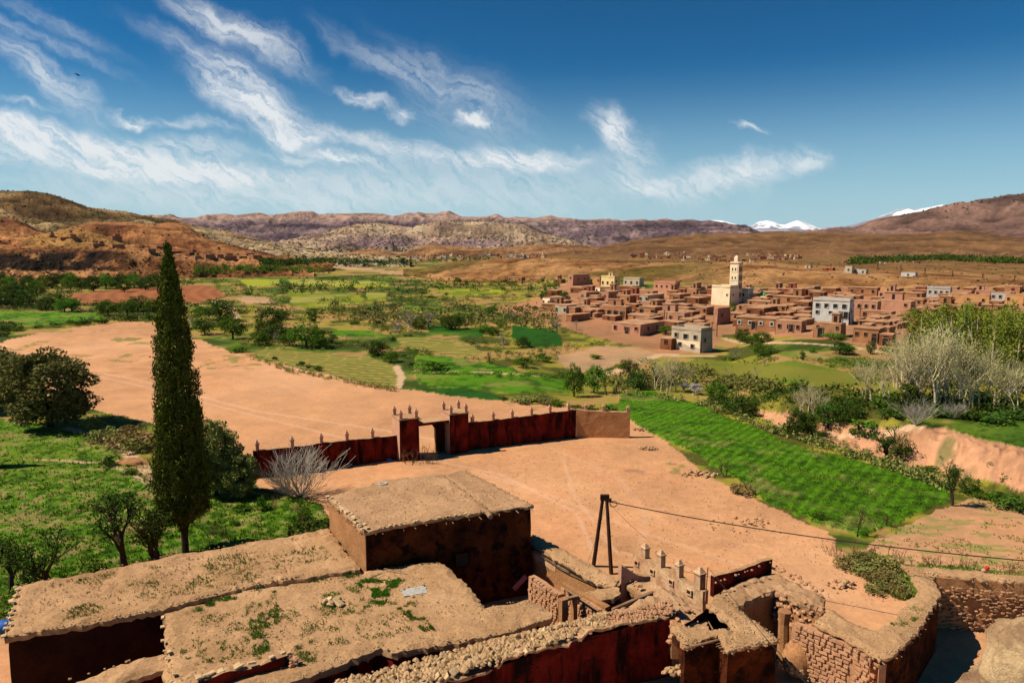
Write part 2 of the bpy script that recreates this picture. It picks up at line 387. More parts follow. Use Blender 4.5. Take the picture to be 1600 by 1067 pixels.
zone('plaza', 'dirt', [(-400,560),(0,535),(60,520),(130,510),(200,502),(240,504),(300,527),(350,545),(400,560),(470,577),(560,597),(640,610),(700,618),(760,625),(830,632),(900,637),(965,645),(1000,668),(1040,690),(1090,730),(1150,768),(1200,790),(1290,828),(1310,858),(1400,905),(1425,935),(1700,960),(1900,2500),(-800,2500),(-200,1100),(100,920),(520,840),(505,790),(400,760),(390,712),(330,700),(230,660),(150,640),(0,600),(-400,620)], False)
zone('plot', 'dirt2', [(1385,832),(1480,792),(1540,770),(1600,792),(1900,850),(1900,950),(1600,893),(1440,882),(1340,862)], False)
C_ = dict(dirt=(.53,.266,.125), dirt2=(.47,.245,.12), dust=(.34,.165,.08), sand=(.40,.24,.12), redsoil=(.27,.095,.035), crop=(.080,.195,.005), crop2=(.018,.085,.006), olive=(.20,.215,.010),
          olive3=(.155,.15,.02), olive2=(.28,.30,.015), furrow=(.29,.22,.05), bank=(.50,.25,.13), rough=(.085,.19,.006), scrub=(.16,.13,.035))
def classify(x, y, z):
    u, v = proj(x, y, z)
    r = np.hypot(x, y)
    amp = 9 * np.clip((v - 400) / 300, .25, 1.6)
    wu = (multi(x, y, 31) - .5) * amp * 1.6; wvv = (multi(x, y, 131) - .5) * amp
    U = u + wu; V = v + wvv
    zid = np.full(x.shape, -1)
    for i, (n, (k, p, o)) in enumerate(Z_.items()):
        zid[inside(p, U, V) & (y > 5)] = i
    near = (y <= 12) ; zid[near] = list(Z_).index('plaza')
    return zid, u, v
def mixv(a, b, t): return a + (b - a) * t[..., None]
def ground_color(x, y, z, zid, u, v):
    col = np.zeros(x.shape + (3,))
    r = np.hypot(x, y)
    lf = np.clip(120 / np.maximum(r, 60), .12, 1)
    nA = multi(x, y, 51, (.25, .12, .04)); nB = multi(x, y, 61, (.06, .03, .012)); nC = multi(x, y, 71, (1.4, .5, .15))
    g1 = np.array((.085, .130, .010)); g2 = np.array((.25, .21, .028)); g3 = np.array((.36, .19, .075)); g4 = np.array((.03, .04, .008))
    c = mixv(np.broadcast_to(g2, col.shape), np.broadcast_to(g1, col.shape), sm(.42, .56, nB))
    c = mixv(c, np.broadcast_to(g3, col.shape), sm(.53, .62, nA) * .8)
    c = mixv(c, np.broadcast_to(g4, col.shape), sm(.5, .38, nA) * .8)
    col[:] = c
    far = sm(700, 1600, r)
    col[:] = mixv(col, np.broadcast_to(np.array((.33, .20, .09)), col.shape), far * .8)
    for i, (n, (k, p, o)) in enumerate(Z_.items()):
        m = zid == i
        if not m.any(): continue
        b = np.array(C_[k]); X, Y, nb, na, nc = x[m], y[m], nB[m], nA[m], nC[m]
        q = np.broadcast_to(b, (m.sum(), 3)).copy()
        if k in ('dirt', 'dirt2', 'dust', 'sand'):
            q = q * (1 + .35 * (nb - .5) + .45 * (na - .5) + .35 * (nc - .5))[:, None]
            pal = np.array((.60, .34, .18)); q = mixv(q, np.broadcast_to(pal, q.shape), sm(.55, .75, nb) * .35)
            redd = np.array((.44, .17, .075)); q = mixv(q, np.broadcast_to(redd, q.shape), sm(.55, .70, na) * .25)
            if n == 'plaza':      # vehicle tracks worn into the open ground
                for (a0, b0, cc, w_) in TRACKS:
                    d = np.full(X.shape, 1e9)
                    pts = [(P(*q_)).xy for q_ in a0]
                    for (p0, p1) in zip(pts[:-1], pts[1:]):
                        ex, ey = p1[0] - p0[0], p1[1] - p0[1]; t = np.clip(((X - p0[0]) * ex + (Y - p0[1]) * ey) / (ex * ex + ey * ey), 0, 1)
                        d = np.minimum(d, np.hypot(X - p0[0] - t * ex, Y - p0[1] - t * ey))
                    q = mixv(q, np.broadcast_to(np.array(cc), q.shape), sm(w_, w_ * .3, d + (nc - .5) * w_ * .8) * b0 * .85)
            if k == 'dirt2':
                q = mixv(q, np.broadcast_to(np.array((.20, .22, .05)), q.shape), sm(.56, .66, fbm(X * .5, Y * 1.4, 4, 88)) * .7)
        elif k in ('crop', 'rough', 'crop2'):
            sp = .35 if k != 'rough' else .6
            q = mixv(q, np.broadcast_to(np.array((.17, .23, .02)), q.shape), sm(.45, .68, nb) * .75)
            q = mixv(q, np.broadcast_to(np.array((.018, .055, .004)), q.shape), sm(.5, .35, nc) * .75)
            if k != 'crop2': q = mixv(q, np.broadcast_to(np.array((.36, .24, .09)), q.shape), sm(.57, .66, na) * sp)
            if k == 'rough': q = mixv(q, np.broadcast_to(np.array((.38, .24, .11)), q.shape), sm(.56, .63, nc) * .5)
            if n == 'right':      # drilled rows, running away from the camera to the right
                ph = (X * .80 - Y * .60) / .85
                q = q * (1 + .24 * np.sin(ph * 2 * math.pi / 1.2 + 5 * na) + .5 * (nb - .5))[:, None]
                ph = (X * .60 + Y * .80) / 9.0
                q = mixv(q, np.broadcast_to(np.array((.12, .16, .02)), q.shape), sm(.93, 1, np.sin(ph * 2 * math.pi + 3 * nb)) * .6)
        elif k.startswith('olive'):
            q = mixv(q, np.broadcast_to(np.array((.10, .14, .012)), q.shape), sm(.48, .6, na) * .8)
            q = mixv(q, np.broadcast_to(np.array((.38, .29, .10)), q.shape), sm(.55, .68, nb) * .5)
        elif k == 'furrow':
            ph = (X * .35 + Y * .94) / (2.4 if n == 'f1' else 3.4) + 1.2 * nb
            if n == 'f2': ph = ph + .5 * np.abs(((X * .94 - Y * .35) / 9) % 2 - 1)
            q = mixv(q, np.broadcast_to(np.array((.11, .13, .02)), q.shape), sm(-.2, .5, np.sin(ph * 2 * math.pi) + (nc - .5)))
        elif k == 'redsoil':
            ph = (X * .9 - Y * .4) / 6; q = q * (1 + .15 * np.sin(ph * 6.28) + .4 * (na - .5))[:, None]
        elif k == 'bank':
            q = q * (1 + .9 * (nc - .5) + 1.0 * (na - .5))[:, None]
            q = mixv(q, np.broadcast_to(np.array((.13, .13, .04)), q.shape), sm(.56, .64, na) * .8)
        col[m] = q
    # sparse grass creeping over the edges of the open ground
    pz = list(Z_).index('plaza'); m = zid == pz
    e = (sm(.60, .66, nA) * sm(.45, .6, nC) * (np.abs(v - L(u, [(0, 530), (300, 535), (640, 615), (960, 650), (1090, 735), (1300, 850)])) < 22 * (1 + nB)))[m]
    col[m] = mixv(col[m], np.broadcast_to(np.array((.17, .17, .04)), col[m].shape), e * .8)
    # footpaths
    for pts, w_ in PATHS:
        d = np.full(x.shape, 1e9); pp = [G(*q_) for q_ in pts]
        for (p0, p1) in zip(pp[:-1], pp[1:]):
            ex, ey = p1.x - p0.x, p1.y - p0.y; t = np.clip(((x - p0.x) * ex + (y - p0.y) * ey) / (ex * ex + ey * ey), 0, 1)
            d = np.minimum(d, np.hypot(x - p0.x - t * ex, y - p0.y - t * ey))
        col[:] = mixv(col, np.broadcast_to(np.array((.56, .36, .21)), col.shape), sm(w_, w_ * .5, d + (nC - .5) * w_ * .9) * .9)
    return col
TRACKS = [([(-60, 520), (120, 573), (240, 600), (400, 642), (600, 672), (700, 690)], .5, (.70, .44, .30), .35),
          ([(-60, 530), (120, 580), (240, 608), (400, 650), (560, 690)], .4, (.70, .44, .30), .35),
          ([(120, 585), (140, 560), (200, 548), (300, 549)], .35, (.40, .2, .13), .5),
          ([(680, 720), (780, 740), (900, 800), (930, 870)], .4, (.70, .42, .27), .3),
          ([(880, 715), (895, 770), (960, 860), (1120, 900)], .3, (.70, .42, .27), .3),
          ([(760, 725), (900, 722), (1040, 800), (1180, 870)], .3, (.46, .22, .13), .5),
          ([(820, 640), (700, 655), (560, 650), (450, 600), (330, 560)], .22, (.42, .21, .12), .45), ([(800, 650), (690, 664), (550, 660), (430, 606)], .18, (.42, .21, .12), .4),
          ([(860, 700), (960, 740), (1010, 800), (1000, 860)], .2, (.68, .42, .26), .5), ([(1080, 720), (1000, 760), (920, 840)], .2, (.40, .2, .11), .5), ([(740, 735), (850, 770), (1000, 830), (1150, 880), (1300, 930)], .3, (.68, .42, .26), .45),
          ([(985, 735), (1000, 737)], .6, (.22, .12, .08), .9), ([(420, 600), (520, 640), (600, 645)], .3, (.42, .22, .14), .4)]
PATHS = [([(105, 670), (150, 680), (190, 700), (235, 740), (270, 760)], .9), ([(620, 572), (628, 590), (622, 606)], .8), ([(60, 720), (160, 725), (200, 740), (245, 765)], .35),
         ([(330, 470), (360, 480), (372, 500)], 1.3), ([(840, 588), (760, 583), (650, 580)], .5), ([(1300, 645), (1380, 660), (1440, 668)], .6),
         ([(1112, 556), (1030, 555), (960, 580), (905, 600)], 1.2), ([(1130, 528), (1250, 536), (1400, 552)], 1.2)]

def build_ground():
    un = np.concatenate([np.linspace(-81, -41, 26)[:-1], np.degrees(np.arctan((np.linspace(-200, 1800, 860) - 800) / F)), np.linspace(41.5, 81, 26)[1:]])
    a = np.radians(un)
    vr = np.linspace(1300, 405, 560); r1 = CH * F / (vr - HZ)
    rr = np.concatenate([[.5, 4, 9, 14, 19, 24], r1[r1 > 26], np.geomspace(r1[-1] * 1.012, 16000, 90)])
    # r here is forward distance; use planar polar
    X = np.outer(rr, np.tan(np.clip(a, -1.45, 1.45))) ; Y = np.outer(rr, np.ones_like(a))
    Zg = T(X, Y) * sm(5, 20, rr)[:, None]
    zid, u, v = classify(X, Y, Zg)
    col = ground_color(X, Y, Zg, zid, u, v)
    # raised crop texture in fields (clods and plants)
    kinds = [k for (k, p, o) in Z_.values()]
    crop = np.isin(zid, [i for i, k in enumerate(kinds) if k in ('crop', 'crop2', 'rough')])
    Zg = Zg + crop * (.10 + .22 * (fbm(X * 1.1, Y * 1.1, 2, 77) - .3)) * sm(400, 100, np.hypot(X, Y))
    nr, nc_ = X.shape
    idx = np.arange(nr * nc_).reshape(nr, nc_)
    Q = np.stack([idx[:-1, :-1], idx[:-1, 1:], idx[1:, 1:], idx[1:, :-1]], -1).reshape(-1, 4)
    fz = zid[:-1, :-1].ravel()
    V = np.stack([X, Y, Zg], -1).reshape(-1, 3); cc = col.reshape(-1, 3)
    own = [i for i, (n, (k, p, o)) in enumerate(Z_.items()) if o]
    def sub(mask, name, mat):
        q = Q[mask]; ids = np.unique(q); mp = np.zeros(len(V), np.int64); mp[ids] = np.arange(len(ids))
        return tag(link(name, npmesh(name, V[ids], mp[q], mat, cc[ids])), kind='structure')
    sub(~np.isin(fz, own), 'ground', 'ground')
    for i in own:
        k = kinds[i]
        if (fz == i).any(): sub(fz == i, 'field', 'field' if k in ('crop', 'crop2', 'rough') else 'ground')
build_ground()

# ---------------------------------------------------------------- hills
HB = []
DK = dict(left_hill=.74, red_hill=.72, cliff_terrace=.74, plateau=.58, village_slope=.74, dark_mountain=.78, speckled_hill=.85, mesa_range=.85, knoll=.75)
def catmull(A, t):
    n = len(A); i = np.clip(np.floor(t).astype(int), 0, n - 2); f = t - i
    p0 = A[np.clip(i - 1, 0, n - 1)]; p1 = A[i]; p2 = A[i + 1]; p3 = A[np.clip(i + 2, 0, n - 1)]
    f = f[:, None, None]
    return .5 * ((2 * p1) + (p2 - p0) * f + (2 * p0 - 5 * p1 + 4 * p2 - p3) * f ** 2 + (3 * p1 - p0 - 3 * p2 + p3) * f ** 3)
def strip(name, rows, u0, u1, nu, sub, colf, disp, dsc, mat='hill', crest=None, ridge=True):
    us = np.linspace(u0, u1, nu); A = []
    for row in rows:
        vr, rr = row
        pts = []
        for u in us:
            if vr[0] == 'z':
                z = vr[1] if not isinstance(vr[1], list) else L(u, vr[1]); r = rr if isinstance(rr, (int, float)) else L(u, rr)
                d = ray(u, 400); k = r / math.hypot(d[0], d[1]); pts.append((d[0] * k, d[1] * k, z))
            else:
                v = L(u, vr); r = rr if isinstance(rr, (int, float)) else L(u, rr); pts.append(tuple(Pr(u, v, r)))
        A.append(pts)
    A = np.array(A); n = len(rows)
    t = np.linspace(0, n - 1, (n - 1) * sub + 1)
    Pn = catmull(A, t)
    x, y, z = Pn[..., 0], Pn[..., 1], Pn[..., 2]
    mask = np.ones(t.shape)
    if crest is not None:
        mask = np.where(t > crest, 0.12, 1 - .93 * np.exp(-((t - crest) / .45) ** 2))
    mask = mask * sm(0, .35, t)
    nz = fbm(x / dsc, y / dsc, 6, 91, ridge) - .5
    nf = fbm(x / dsc * 5.3 + 3, y / dsc * 5.3, 5, 191, True) - .5
    z = z + (nz * disp + nf * disp * .30) * mask[:, None]; nz = nz + .5 * nf
    slope = nz
    u, v = proj(x, y, z)
    col = colf(x, y, z, u, v, np.broadcast_to(t[:, None], x.shape), nz)
    col = np.clip(col * DK.get(name, 1) * (1 + 1.3 * nf)[..., None], .004, .95)
    nr, nc_ = x.shape; idx = np.arange(nr * nc_).reshape(nr, nc_)
    Q = np.stack([idx[:-1, :-1], idx[:-1, 1:], idx[1:, 1:], idx[1:, :-1]], -1).reshape(-1, 4)
    V = np.stack([x, y, z], -1)
    o = link(name, npmesh(name, V.reshape(-1, 3), Q, mat, col.reshape(-1, 3))); tag(o, kind='structure')
    HB.append((name, V, u, v, t)); return V, u, v, t
def cl(*stops):
    def f(t, shape):
        o = np.zeros(shape + (3,))
        ps = [s[0] for s in stops]
        for i in range(3): o[..., i] = np.interp(t, ps, [s[1][i] for s in stops])
        return o
    return f
# snow range
def c_snow(x, y, z, u, v, t, nz):
    c = cl((0, (.14, .14, .18)), (1, (.26, .25, .29)))(fbm(x / 300, y / 300, 4, 3), x.shape)
    s = sm(-12, 22, z - L(u, [(1290, 355), (1340, 590), (1380, 560), (1500, 500)]) - 420 * (fbm(x / 420, y / 260, 5, 7) - .5) - 260 * nz)
    return mixv(c, np.broadcast_to(np.array((.85, .87, .9)), c.shape), s)
SN = [(700,350),(1030,352),(1060,349),(1090,349),(1108,345),(1128,346),(1146,351),(1165,355),(1175,354),(1186,347),(1199,345.5),(1209,347),(1218,351),(1227,352),(1236,348),(1246,344.5),(1258,348),(1271,353),(1281,358),(1290,356),(1297,359),(1305,362),(1330,352),(1362,343),(1390,334),(1402,329),(1420,327),(1430,329),(1450,326),(1470,321.5),(1488,322),(1510,326),(1560,335),(1700,340)]
strip('mountain_range', [(('z', -5), 12500), ([(0, 368), (1700, 366)], 13500), (SN, 15000), (('z', 100), 17000), (('z', -10), 20000)], 850, 1750, 420, 26, c_snow, 260, 1500, 'farhill', 2)
# mesa range
MS = [(-400,345),(150,342),(200,341),(234,339.5),(266,336.5),(283,343),(308,342),(320,337),(353,335),(370,338),(380,336),(406,333),(423,337.5),(440,335),(465,331.5),(490,332),(497,336),(518,334),(560,333),(586,333.5),(600,335),(612,338.5),(625,336),(639,332),(648,333.5),(654,331.5),(664,334),(680,334.5),(690,332),(702,329.5),(712,334),(721,338.5),(747,339),(760,338),(774,335.5),(789,342),(805,340.5),(819,341),(835,341.5),(848,339),(860,336.5),(871,340),(890,342),(900,344.5),(916,344.5),(935,343),(954,343),(959,347),(975,346),(990,344.5),(1004,343.5),(1014,346.5),(1030,344),(1040,342),(1055,346),(1070,344),(1082,344.5),(1095,347),(1108,345.5),(1130,349),(1146,352.5),(1163,353.5),(1172,358),(1182,364),(1220,375),(1300,388)]
def c_mesa(x, y, z, u, v, t, nz):
    n = fbm(x / 260, y / 260, 5, 13)
    c = cl((.3, (.085, .05, .062)), (.5, (.15, .092, .10)), (.75, (.28, .18, .155)))(n, x.shape)
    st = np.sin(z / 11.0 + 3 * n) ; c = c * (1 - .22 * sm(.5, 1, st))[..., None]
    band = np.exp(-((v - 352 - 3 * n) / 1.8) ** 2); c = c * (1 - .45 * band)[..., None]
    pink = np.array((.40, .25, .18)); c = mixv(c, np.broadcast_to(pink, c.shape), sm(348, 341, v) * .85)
    dk = fbm(x / 30, y / 30, 2, 19); c = c * (1 - .5 * sm(.58, .7, dk))[..., None]
    return c
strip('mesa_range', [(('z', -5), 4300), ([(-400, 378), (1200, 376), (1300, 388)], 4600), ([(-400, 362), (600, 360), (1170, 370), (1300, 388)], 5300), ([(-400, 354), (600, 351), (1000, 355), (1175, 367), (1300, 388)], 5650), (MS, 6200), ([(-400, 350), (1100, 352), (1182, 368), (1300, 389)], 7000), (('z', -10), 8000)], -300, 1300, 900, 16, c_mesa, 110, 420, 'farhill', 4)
# speckled pale hill in front of it
SPK = [(380,392),(440,380),(480,372),(500,369),(525,360),(540,355),(556,352),(575,351),(597,350),(627,355),(645,358),(661,352),(680,348),(695,346.5),(720,348),(744,347),(765,348.5),(792,348.5),(805,350),(822,352),(840,360),(856,366),(875,373),(897,380),(915,388),(940,394)]
def c_spk(x, y, z, u, v, t, nz):
    n = fbm(x / 160, y / 160, 5, 23)
    c = cl((.3, (.16, .10, .065)), (.5, (.33, .215, .13)), (.7, (.46, .33, .20)))(n, x.shape)
    p = np.exp(-((u - 590) / 70) ** 2 - ((v - 378) / 9) ** 2) + np.exp(-((u - 740) / 60) ** 2 - ((v - 380) / 6) ** 2)
    return mixv(c, np.broadcast_to(np.array((.20, .12, .13)), c.shape), np.clip(p * 2 * n, 0, .85))
vspk = strip('speckled_hill', [(('z', -5), 2900), ([(350, 398), (560, 389), (750, 388), (940, 396)], 3050), ([(350, 396), (560, 374), (750, 374), (900, 388), (940, 396)], 3500), (SPK, 4000), (('z', 0), 4700)], 350, 960, 420, 22, c_spk, 70, 200, 'farhill', 3)
# dark mountain on the right
DM = [(1180,392),(1240,380),(1300,369),(1330,364),(1350,357),(1362,352),(1380,348),(1400,344),(1420,342),(1440,339),(1465,333),(1490,326),(1510,324),(1530,318),(1550,313),(1575,308),(1600,305),(1700,292),(1900,285),(2300,300)]
def c_dm(x, y, z, u, v, t, nz):
    n = fbm(x / 220, y / 220, 5, 33)
    return cl((.3, (.065, .034, .026)), (.5, (.13, .068, .048)), (.75, (.22, .12, .085)))(n + .5 * nz, x.shape)
strip('dark_mountain', [(('z', -5), 3300), ([(1180, 394), (1500, 376), (2300, 374)], 3700), ([(1180, 393), (1350, 368), (1500, 352), (1700, 345), (2300, 345)], 4300), (DM, 5200), (('z', 0), 7000)], 1170, 2250, 500, 26, c_dm, 150, 700, 'farhill', 3)
# brown plateau right
PL = [(860,398),(900,393),(940,388),(965,383),(985,377),(1010,373.5),(1040,371),(1070,369.5),(1100,369),(1130,367),(1160,366.5),(1200,363.5),(1225,363),(1260,366),(1300,367),(1350,368.5),(1400,369.5),(1440,367.5),(1480,363),(1510,362),(1540,366),(1570,371),(1600,374),(1700,378),(2300,380)]
def c_pl(x, y, z, u, v, t, nz):
    n = fbm(x / 120, y / 120, 5, 43)
    c = cl((.3, (.09, .042, .015)), (.5, (.17, .08, .026)), (.75, (.26, .13, .05)))(n + .4 * nz, x.shape)
    return mixv(c, np.broadcast_to(np.array((.27, .135, .07)), c.shape), sm(385, 402, v) * .6)
strip('plateau', [(('z', 3), 1500), ([(840, 404), (1000, 402), (2300, 402)], 1600), ([(840, 403), (950, 395), (1100, 388), (1600, 392), (2300, 393)], 2000), ([(850, 402), (960, 388), (1100, 377), (1500, 379), (1600, 384), (2300, 386)], 2500), (PL, 3100), (('z', 0), 3900)], 840, 2250, 560, 16, c_pl, 34, 260, 'hill', 4)
# small dark knolls in the middle
KN = [(470,405),(520,402),(545,397),(565,391.5),(583,389.5),(600,392),(622,398),(640,393),(660,385),(675,381.5),(690,382),(710,384),(735,387),(755,388.5),(790,389),(812,386),(830,383),(850,382),(880,382.5),(905,384),(925,385.5),(950,390),(1000,398),(1060,404)]
def c_kn(x, y, z, u, v, t, nz):
    n = fbm(x / 60, y / 60, 5, 53)
    return cl((.3, (.09, .042, .016)), (.5, (.18, .085, .03)), (.75, (.34, .17, .07)))(n + .4 * nz, x.shape)
strip('knoll', [(('z', -4), 1250), ([(470, 406), (1100, 406)], 1500), ([(470, 405), (583, 397), (620, 402), (680, 392), (750, 395), (850, 392), (950, 397), (1100, 405)], 1750), (KN, 2100), (('z', -5), 2600)], 465, 1100, 360, 16, c_kn, 16, 90, 'hill', 3)
# left hills, three tiers
LA = [(-500,296),(-100,300),(0,302.5),(25,303),(50,303.5),(80,308),(100,315),(120,322),(138,329.5),(160,332),(200,337),(235,342),(270,349),(300,355),(330,361),(360,367),(400,374),(430,380),(450,385),(480,391),(510,397),(540,402),(570,408),(620,414)]
def c_la(x, y, z, u, v, t, nz):
    n = fbm(x / 70, y / 70, 5, 63)
    c = cl((.3, (.075, .036, .012)), (.5, (.19, .105, .035)), (.75, (.42, .28, .13)))(n + .3 * nz, x.shape)
    g = fbm(x / 26, y / 26, 4, 64); c = mixv(c, np.broadcast_to(np.array((.07, .06, .014)), c.shape), sm(.5, .64, g) * .7)
    st = np.sin(z / 3.2 + 6 * n + x / 80); c = c * (1 - .35 * sm(.6, 1, st))[..., None]
    pale = np.array((.55, .42, .27)); return mixv(c, np.broadcast_to(pale, c.shape), sm(270, 420, u) * .6 * sm(.35, .6, g))
vla = strip('left_hill', [(('z', -5), 800), ([(-500, 412), (400, 410), (620, 416)], 900), ([(-500, 370), (0, 360), (200, 368), (400, 392), (500, 405), (620, 416)], 1150), (LA, 1500), (('z', 0), 2100)], -300, 640, 780, 34, c_la, 30, 130, 'hill', 3)
LB = [(-500,330),(-60,335),(0,339),(20,343),(40,350),(60,361),(80,366),(100,361),(130,354),(150,349),(175,350),(205,350),(235,353),(262,349),(285,350),(300,358),(312,366),(330,376),(355,383),(385,391),(410,396),(440,403),(470,411),(500,418)]
def c_lb(x, y, z, u, v, t, nz):
    n = fbm(x / 40, y / 40, 5, 73)
    c = cl((.3, (.07, .022, .009)), (.5, (.19, .065, .022)), (.75, (.40, .17, .06)))(n + .4 * nz, x.shape)
    st = np.sin(z / 2.4 + 5 * n); return c * (1 - .28 * sm(.6, 1, st))[..., None]
strip('red_hill', [(('z', -3), 640), ([(-500, 422), (500, 424)], 690), ([(-500, 390), (150, 388), (330, 398), (500, 420)], 780), (LB, 960), (('z', 0), 1300)], -300, 520, 680, 30, c_lb, 16, 70, 'hill', 3)
LC = [(-500,368),(-40,371),(0,373),(30,376),(50,374),(70,369),(90,363),(108,360.5),(125,362),(145,366),(165,371),(185,378),(205,385),(240,388),(280,390),(310,394),(340,397),(380,399),(410,401),(430,407),(450,416),(470,427)]
def c_lc(x, y, z, u, v, t, nz):
    n = fbm(x / 22, y / 22, 5, 83)
    c = cl((.3, (.13, .045, .015)), (.5, (.27, .105, .034)), (.75, (.46, .21, .08)))(n + .4 * nz, x.shape)
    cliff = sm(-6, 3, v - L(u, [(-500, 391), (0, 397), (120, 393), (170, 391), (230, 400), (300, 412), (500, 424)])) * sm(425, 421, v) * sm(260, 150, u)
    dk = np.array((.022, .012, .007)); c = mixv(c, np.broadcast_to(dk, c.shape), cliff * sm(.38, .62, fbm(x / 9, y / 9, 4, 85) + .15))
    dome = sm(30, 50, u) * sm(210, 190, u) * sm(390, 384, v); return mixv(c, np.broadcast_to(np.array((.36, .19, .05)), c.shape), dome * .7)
LCb = [(-500,427),(0,427),(120,427),(230,424),(300,424),(400,428),(470,431)]
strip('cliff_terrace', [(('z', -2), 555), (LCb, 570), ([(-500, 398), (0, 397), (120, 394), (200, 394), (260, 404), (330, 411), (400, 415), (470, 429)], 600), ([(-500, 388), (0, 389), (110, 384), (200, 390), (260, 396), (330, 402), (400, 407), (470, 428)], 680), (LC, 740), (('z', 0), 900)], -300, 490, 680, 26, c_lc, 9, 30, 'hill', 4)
# slope behind the village
GB = [(640,425),(660,429),(700,436),(780,441),(850,441),(900,439),(1000,447),(1080,455),(1180,456),(1400,460),(1700,462),(2300,465)]
GC = [(640,424),(655,422),(668,418),(680,415),(700,413),(725,411.5),(760,407),(800,403.5),(837,402),(870,403),(900,404.5),(960,409),(1010,411),(1062,413),(1100,414),(1130,411),(1165,409),(1200,411),(1250,417),(1300,419.5),(1350,422.5),(1400,424.5),(1450,427),(1520,431),(1600,435),(1700,436),(2300,440)]
GR = [(640,560),(700,480),(850,440),(1000,395),(1100,350),(1400,330),(2300,320)]
def c_g(x, y, z, u, v, t, nz):
    n = fbm(x / 24, y / 24, 5, 93)
    c = cl((.3, (.13, .050, .014)), (.5, (.25, .11, .034)), (.75, (.40, .20, .075)))(n + .5 * nz, x.shape)
    g = fbm(x / 60, y / 60, 4, 94); c = mixv(c, np.broadcast_to(np.array((.10, .085, .012)), c.shape), sm(.46, .60, g) * .7 * sm(1180, 1050, u))
    er = sm(900, 1150, u) * sm(1.2, .4, t) * sm(.45, .6, fbm(x / 14, y / 30, 4, 95)); c = mixv(c, np.broadcast_to(np.array((.60, .36, .18)), c.shape), er * .6)
    fl = sm(1.9, 2.3, t); return mixv(c, np.broadcast_to(np.array((.20, .11, .035)), c.shape), fl * .7)
strip('village_slope', [(('z', -1.5), [(a, b * .97) for a, b in GR]), (GB, GR), (GC, [(a, b + 95) for a, b in GR]), (('z', [(640, -1), (700, 3), (800, 9), (1100, 10), (2300, 10)]), 620), (('z', [(640, -2), (760, 2), (900, 9), (2300, 9)]), 1000), (('z', [(640, -4), (1000, 4), (2300, 4)]), 1700)], 630, 2250, 700, 20, c_g, 5.5, 55, 'hill', 2)
from mathutils.bvhtree import BVHTree
def bvh(i):
    n, V, u, v, t = HB[i]; nr, nc_ = V.shape[:2]; st = 2
    W_ = V[::st, ::st]; a, b = W_.shape[:2]; idx = np.arange(a * b).reshape(a, b)
    Q = np.stack([idx[:-1, :-1], idx[:-1, 1:], idx[1:, 1:], idx[1:, :-1]], -1).reshape(-1, 4)
    return BVHTree.FromPolygons(W_.reshape(-1, 3).tolist(), Q.tolist())
BV = [(h[0], bvh(i)) for i, h in enumerate(HB)]
def hit(u, v):
    d = Vector(ray(u, v)).normalized(); best = None; bd = 1e9
    for n, b in BV:
        loc, nrm, i, dist = b.ray_cast(Vector((0, 0, CH)), d)
        if loc is not None and dist < bd: best = loc; bd = dist
    if v > 392:
        g = G(u, v)
        if g.length < bd: best = g
    return best
def dots(name, i, n, size, mask, mat='shrubdot'):
    nm, V, u, v, t = HB[i]; pts = []; fl = V.reshape(-1, 3); uu = u.ravel(); vv = v.ravel()
    ok = np.where(mask(uu, vv, fl))[0]; sel = ok[rs.randint(0, len(ok), n)]
    c = fl[sel] + rs.uniform(-1, 1, (n, 3)) * np.array([size * 2, size * 2, 0]); c[:, 2] = fl[sel][:, 2]
    s = size * rs.uniform(.5, 1.3, n)
    base = np.array([(1, 0, 0), (-.5, .87, 0), (-.5, -.87, 0), (.4, .6, .8), (-.7, -.1, .9), (.4, -.6, .75)]) * np.array([1, 1, 1.1])
    tri = np.array([(0, 1, 3), (1, 4, 3), (1, 2, 4), (2, 5, 4), (2, 0, 5), (0, 3, 5), (3, 4, 5)])
    rot = rs.uniform(0, 6.28, n); cs, sn_ = np.cos(rot), np.sin(rot)
    B = base[None] * s[:, None, None]; X = B[..., 0] * cs[:, None] - B[..., 1] * sn_[:, None]; Y = B[..., 0] * sn_[:, None] + B[..., 1] * cs[:, None]
    Vv = np.stack([X, Y, B[..., 2]], -1) + c[:, None] - np.array([0, 0, .2 * size]); Q = tri[None] + (np.arange(n) * 6)[:, None, None]
    tag(link(name, npmesh(name, Vv.reshape(-1, 3), Q.reshape(-1, 3), mat)), 'low dark shrubs dotted over the slopes of the hills', 'shrubs', kind='stuff')
names_ = [h[0] for h in HB]
dots('hill_shrubs', names_.index('speckled_hill'), 9000, 3.6, lambda u, v, p: (v > 346))
dots('hill_shrubs', names_.index('mesa_range'), 5000, 5, lambda u, v, p: (v > 350) & (v < 378))
dots('hill_shrubs', names_.index('left_hill'), 8000, 1.25, lambda u, v, p: (u > -50))
dots('hill_shrubs', names_.index('red_hill'), 1200, 1.2, lambda u, v, p: (u > -50))
dots('hill_shrubs', names_.index('cliff_terrace'), 900, .9, lambda u, v, p: (u > -50))
dots('hill_shrubs', names_.index('dark_mountain'), 1200, 5, lambda u, v, p: (v < L(u, DM) + 14) & (u > 1400))
dots('hill_shrubs', names_.index('village_slope'), 1500, .55, lambda u, v, p: (p[:, 1] < 1500) & (u < 1700))

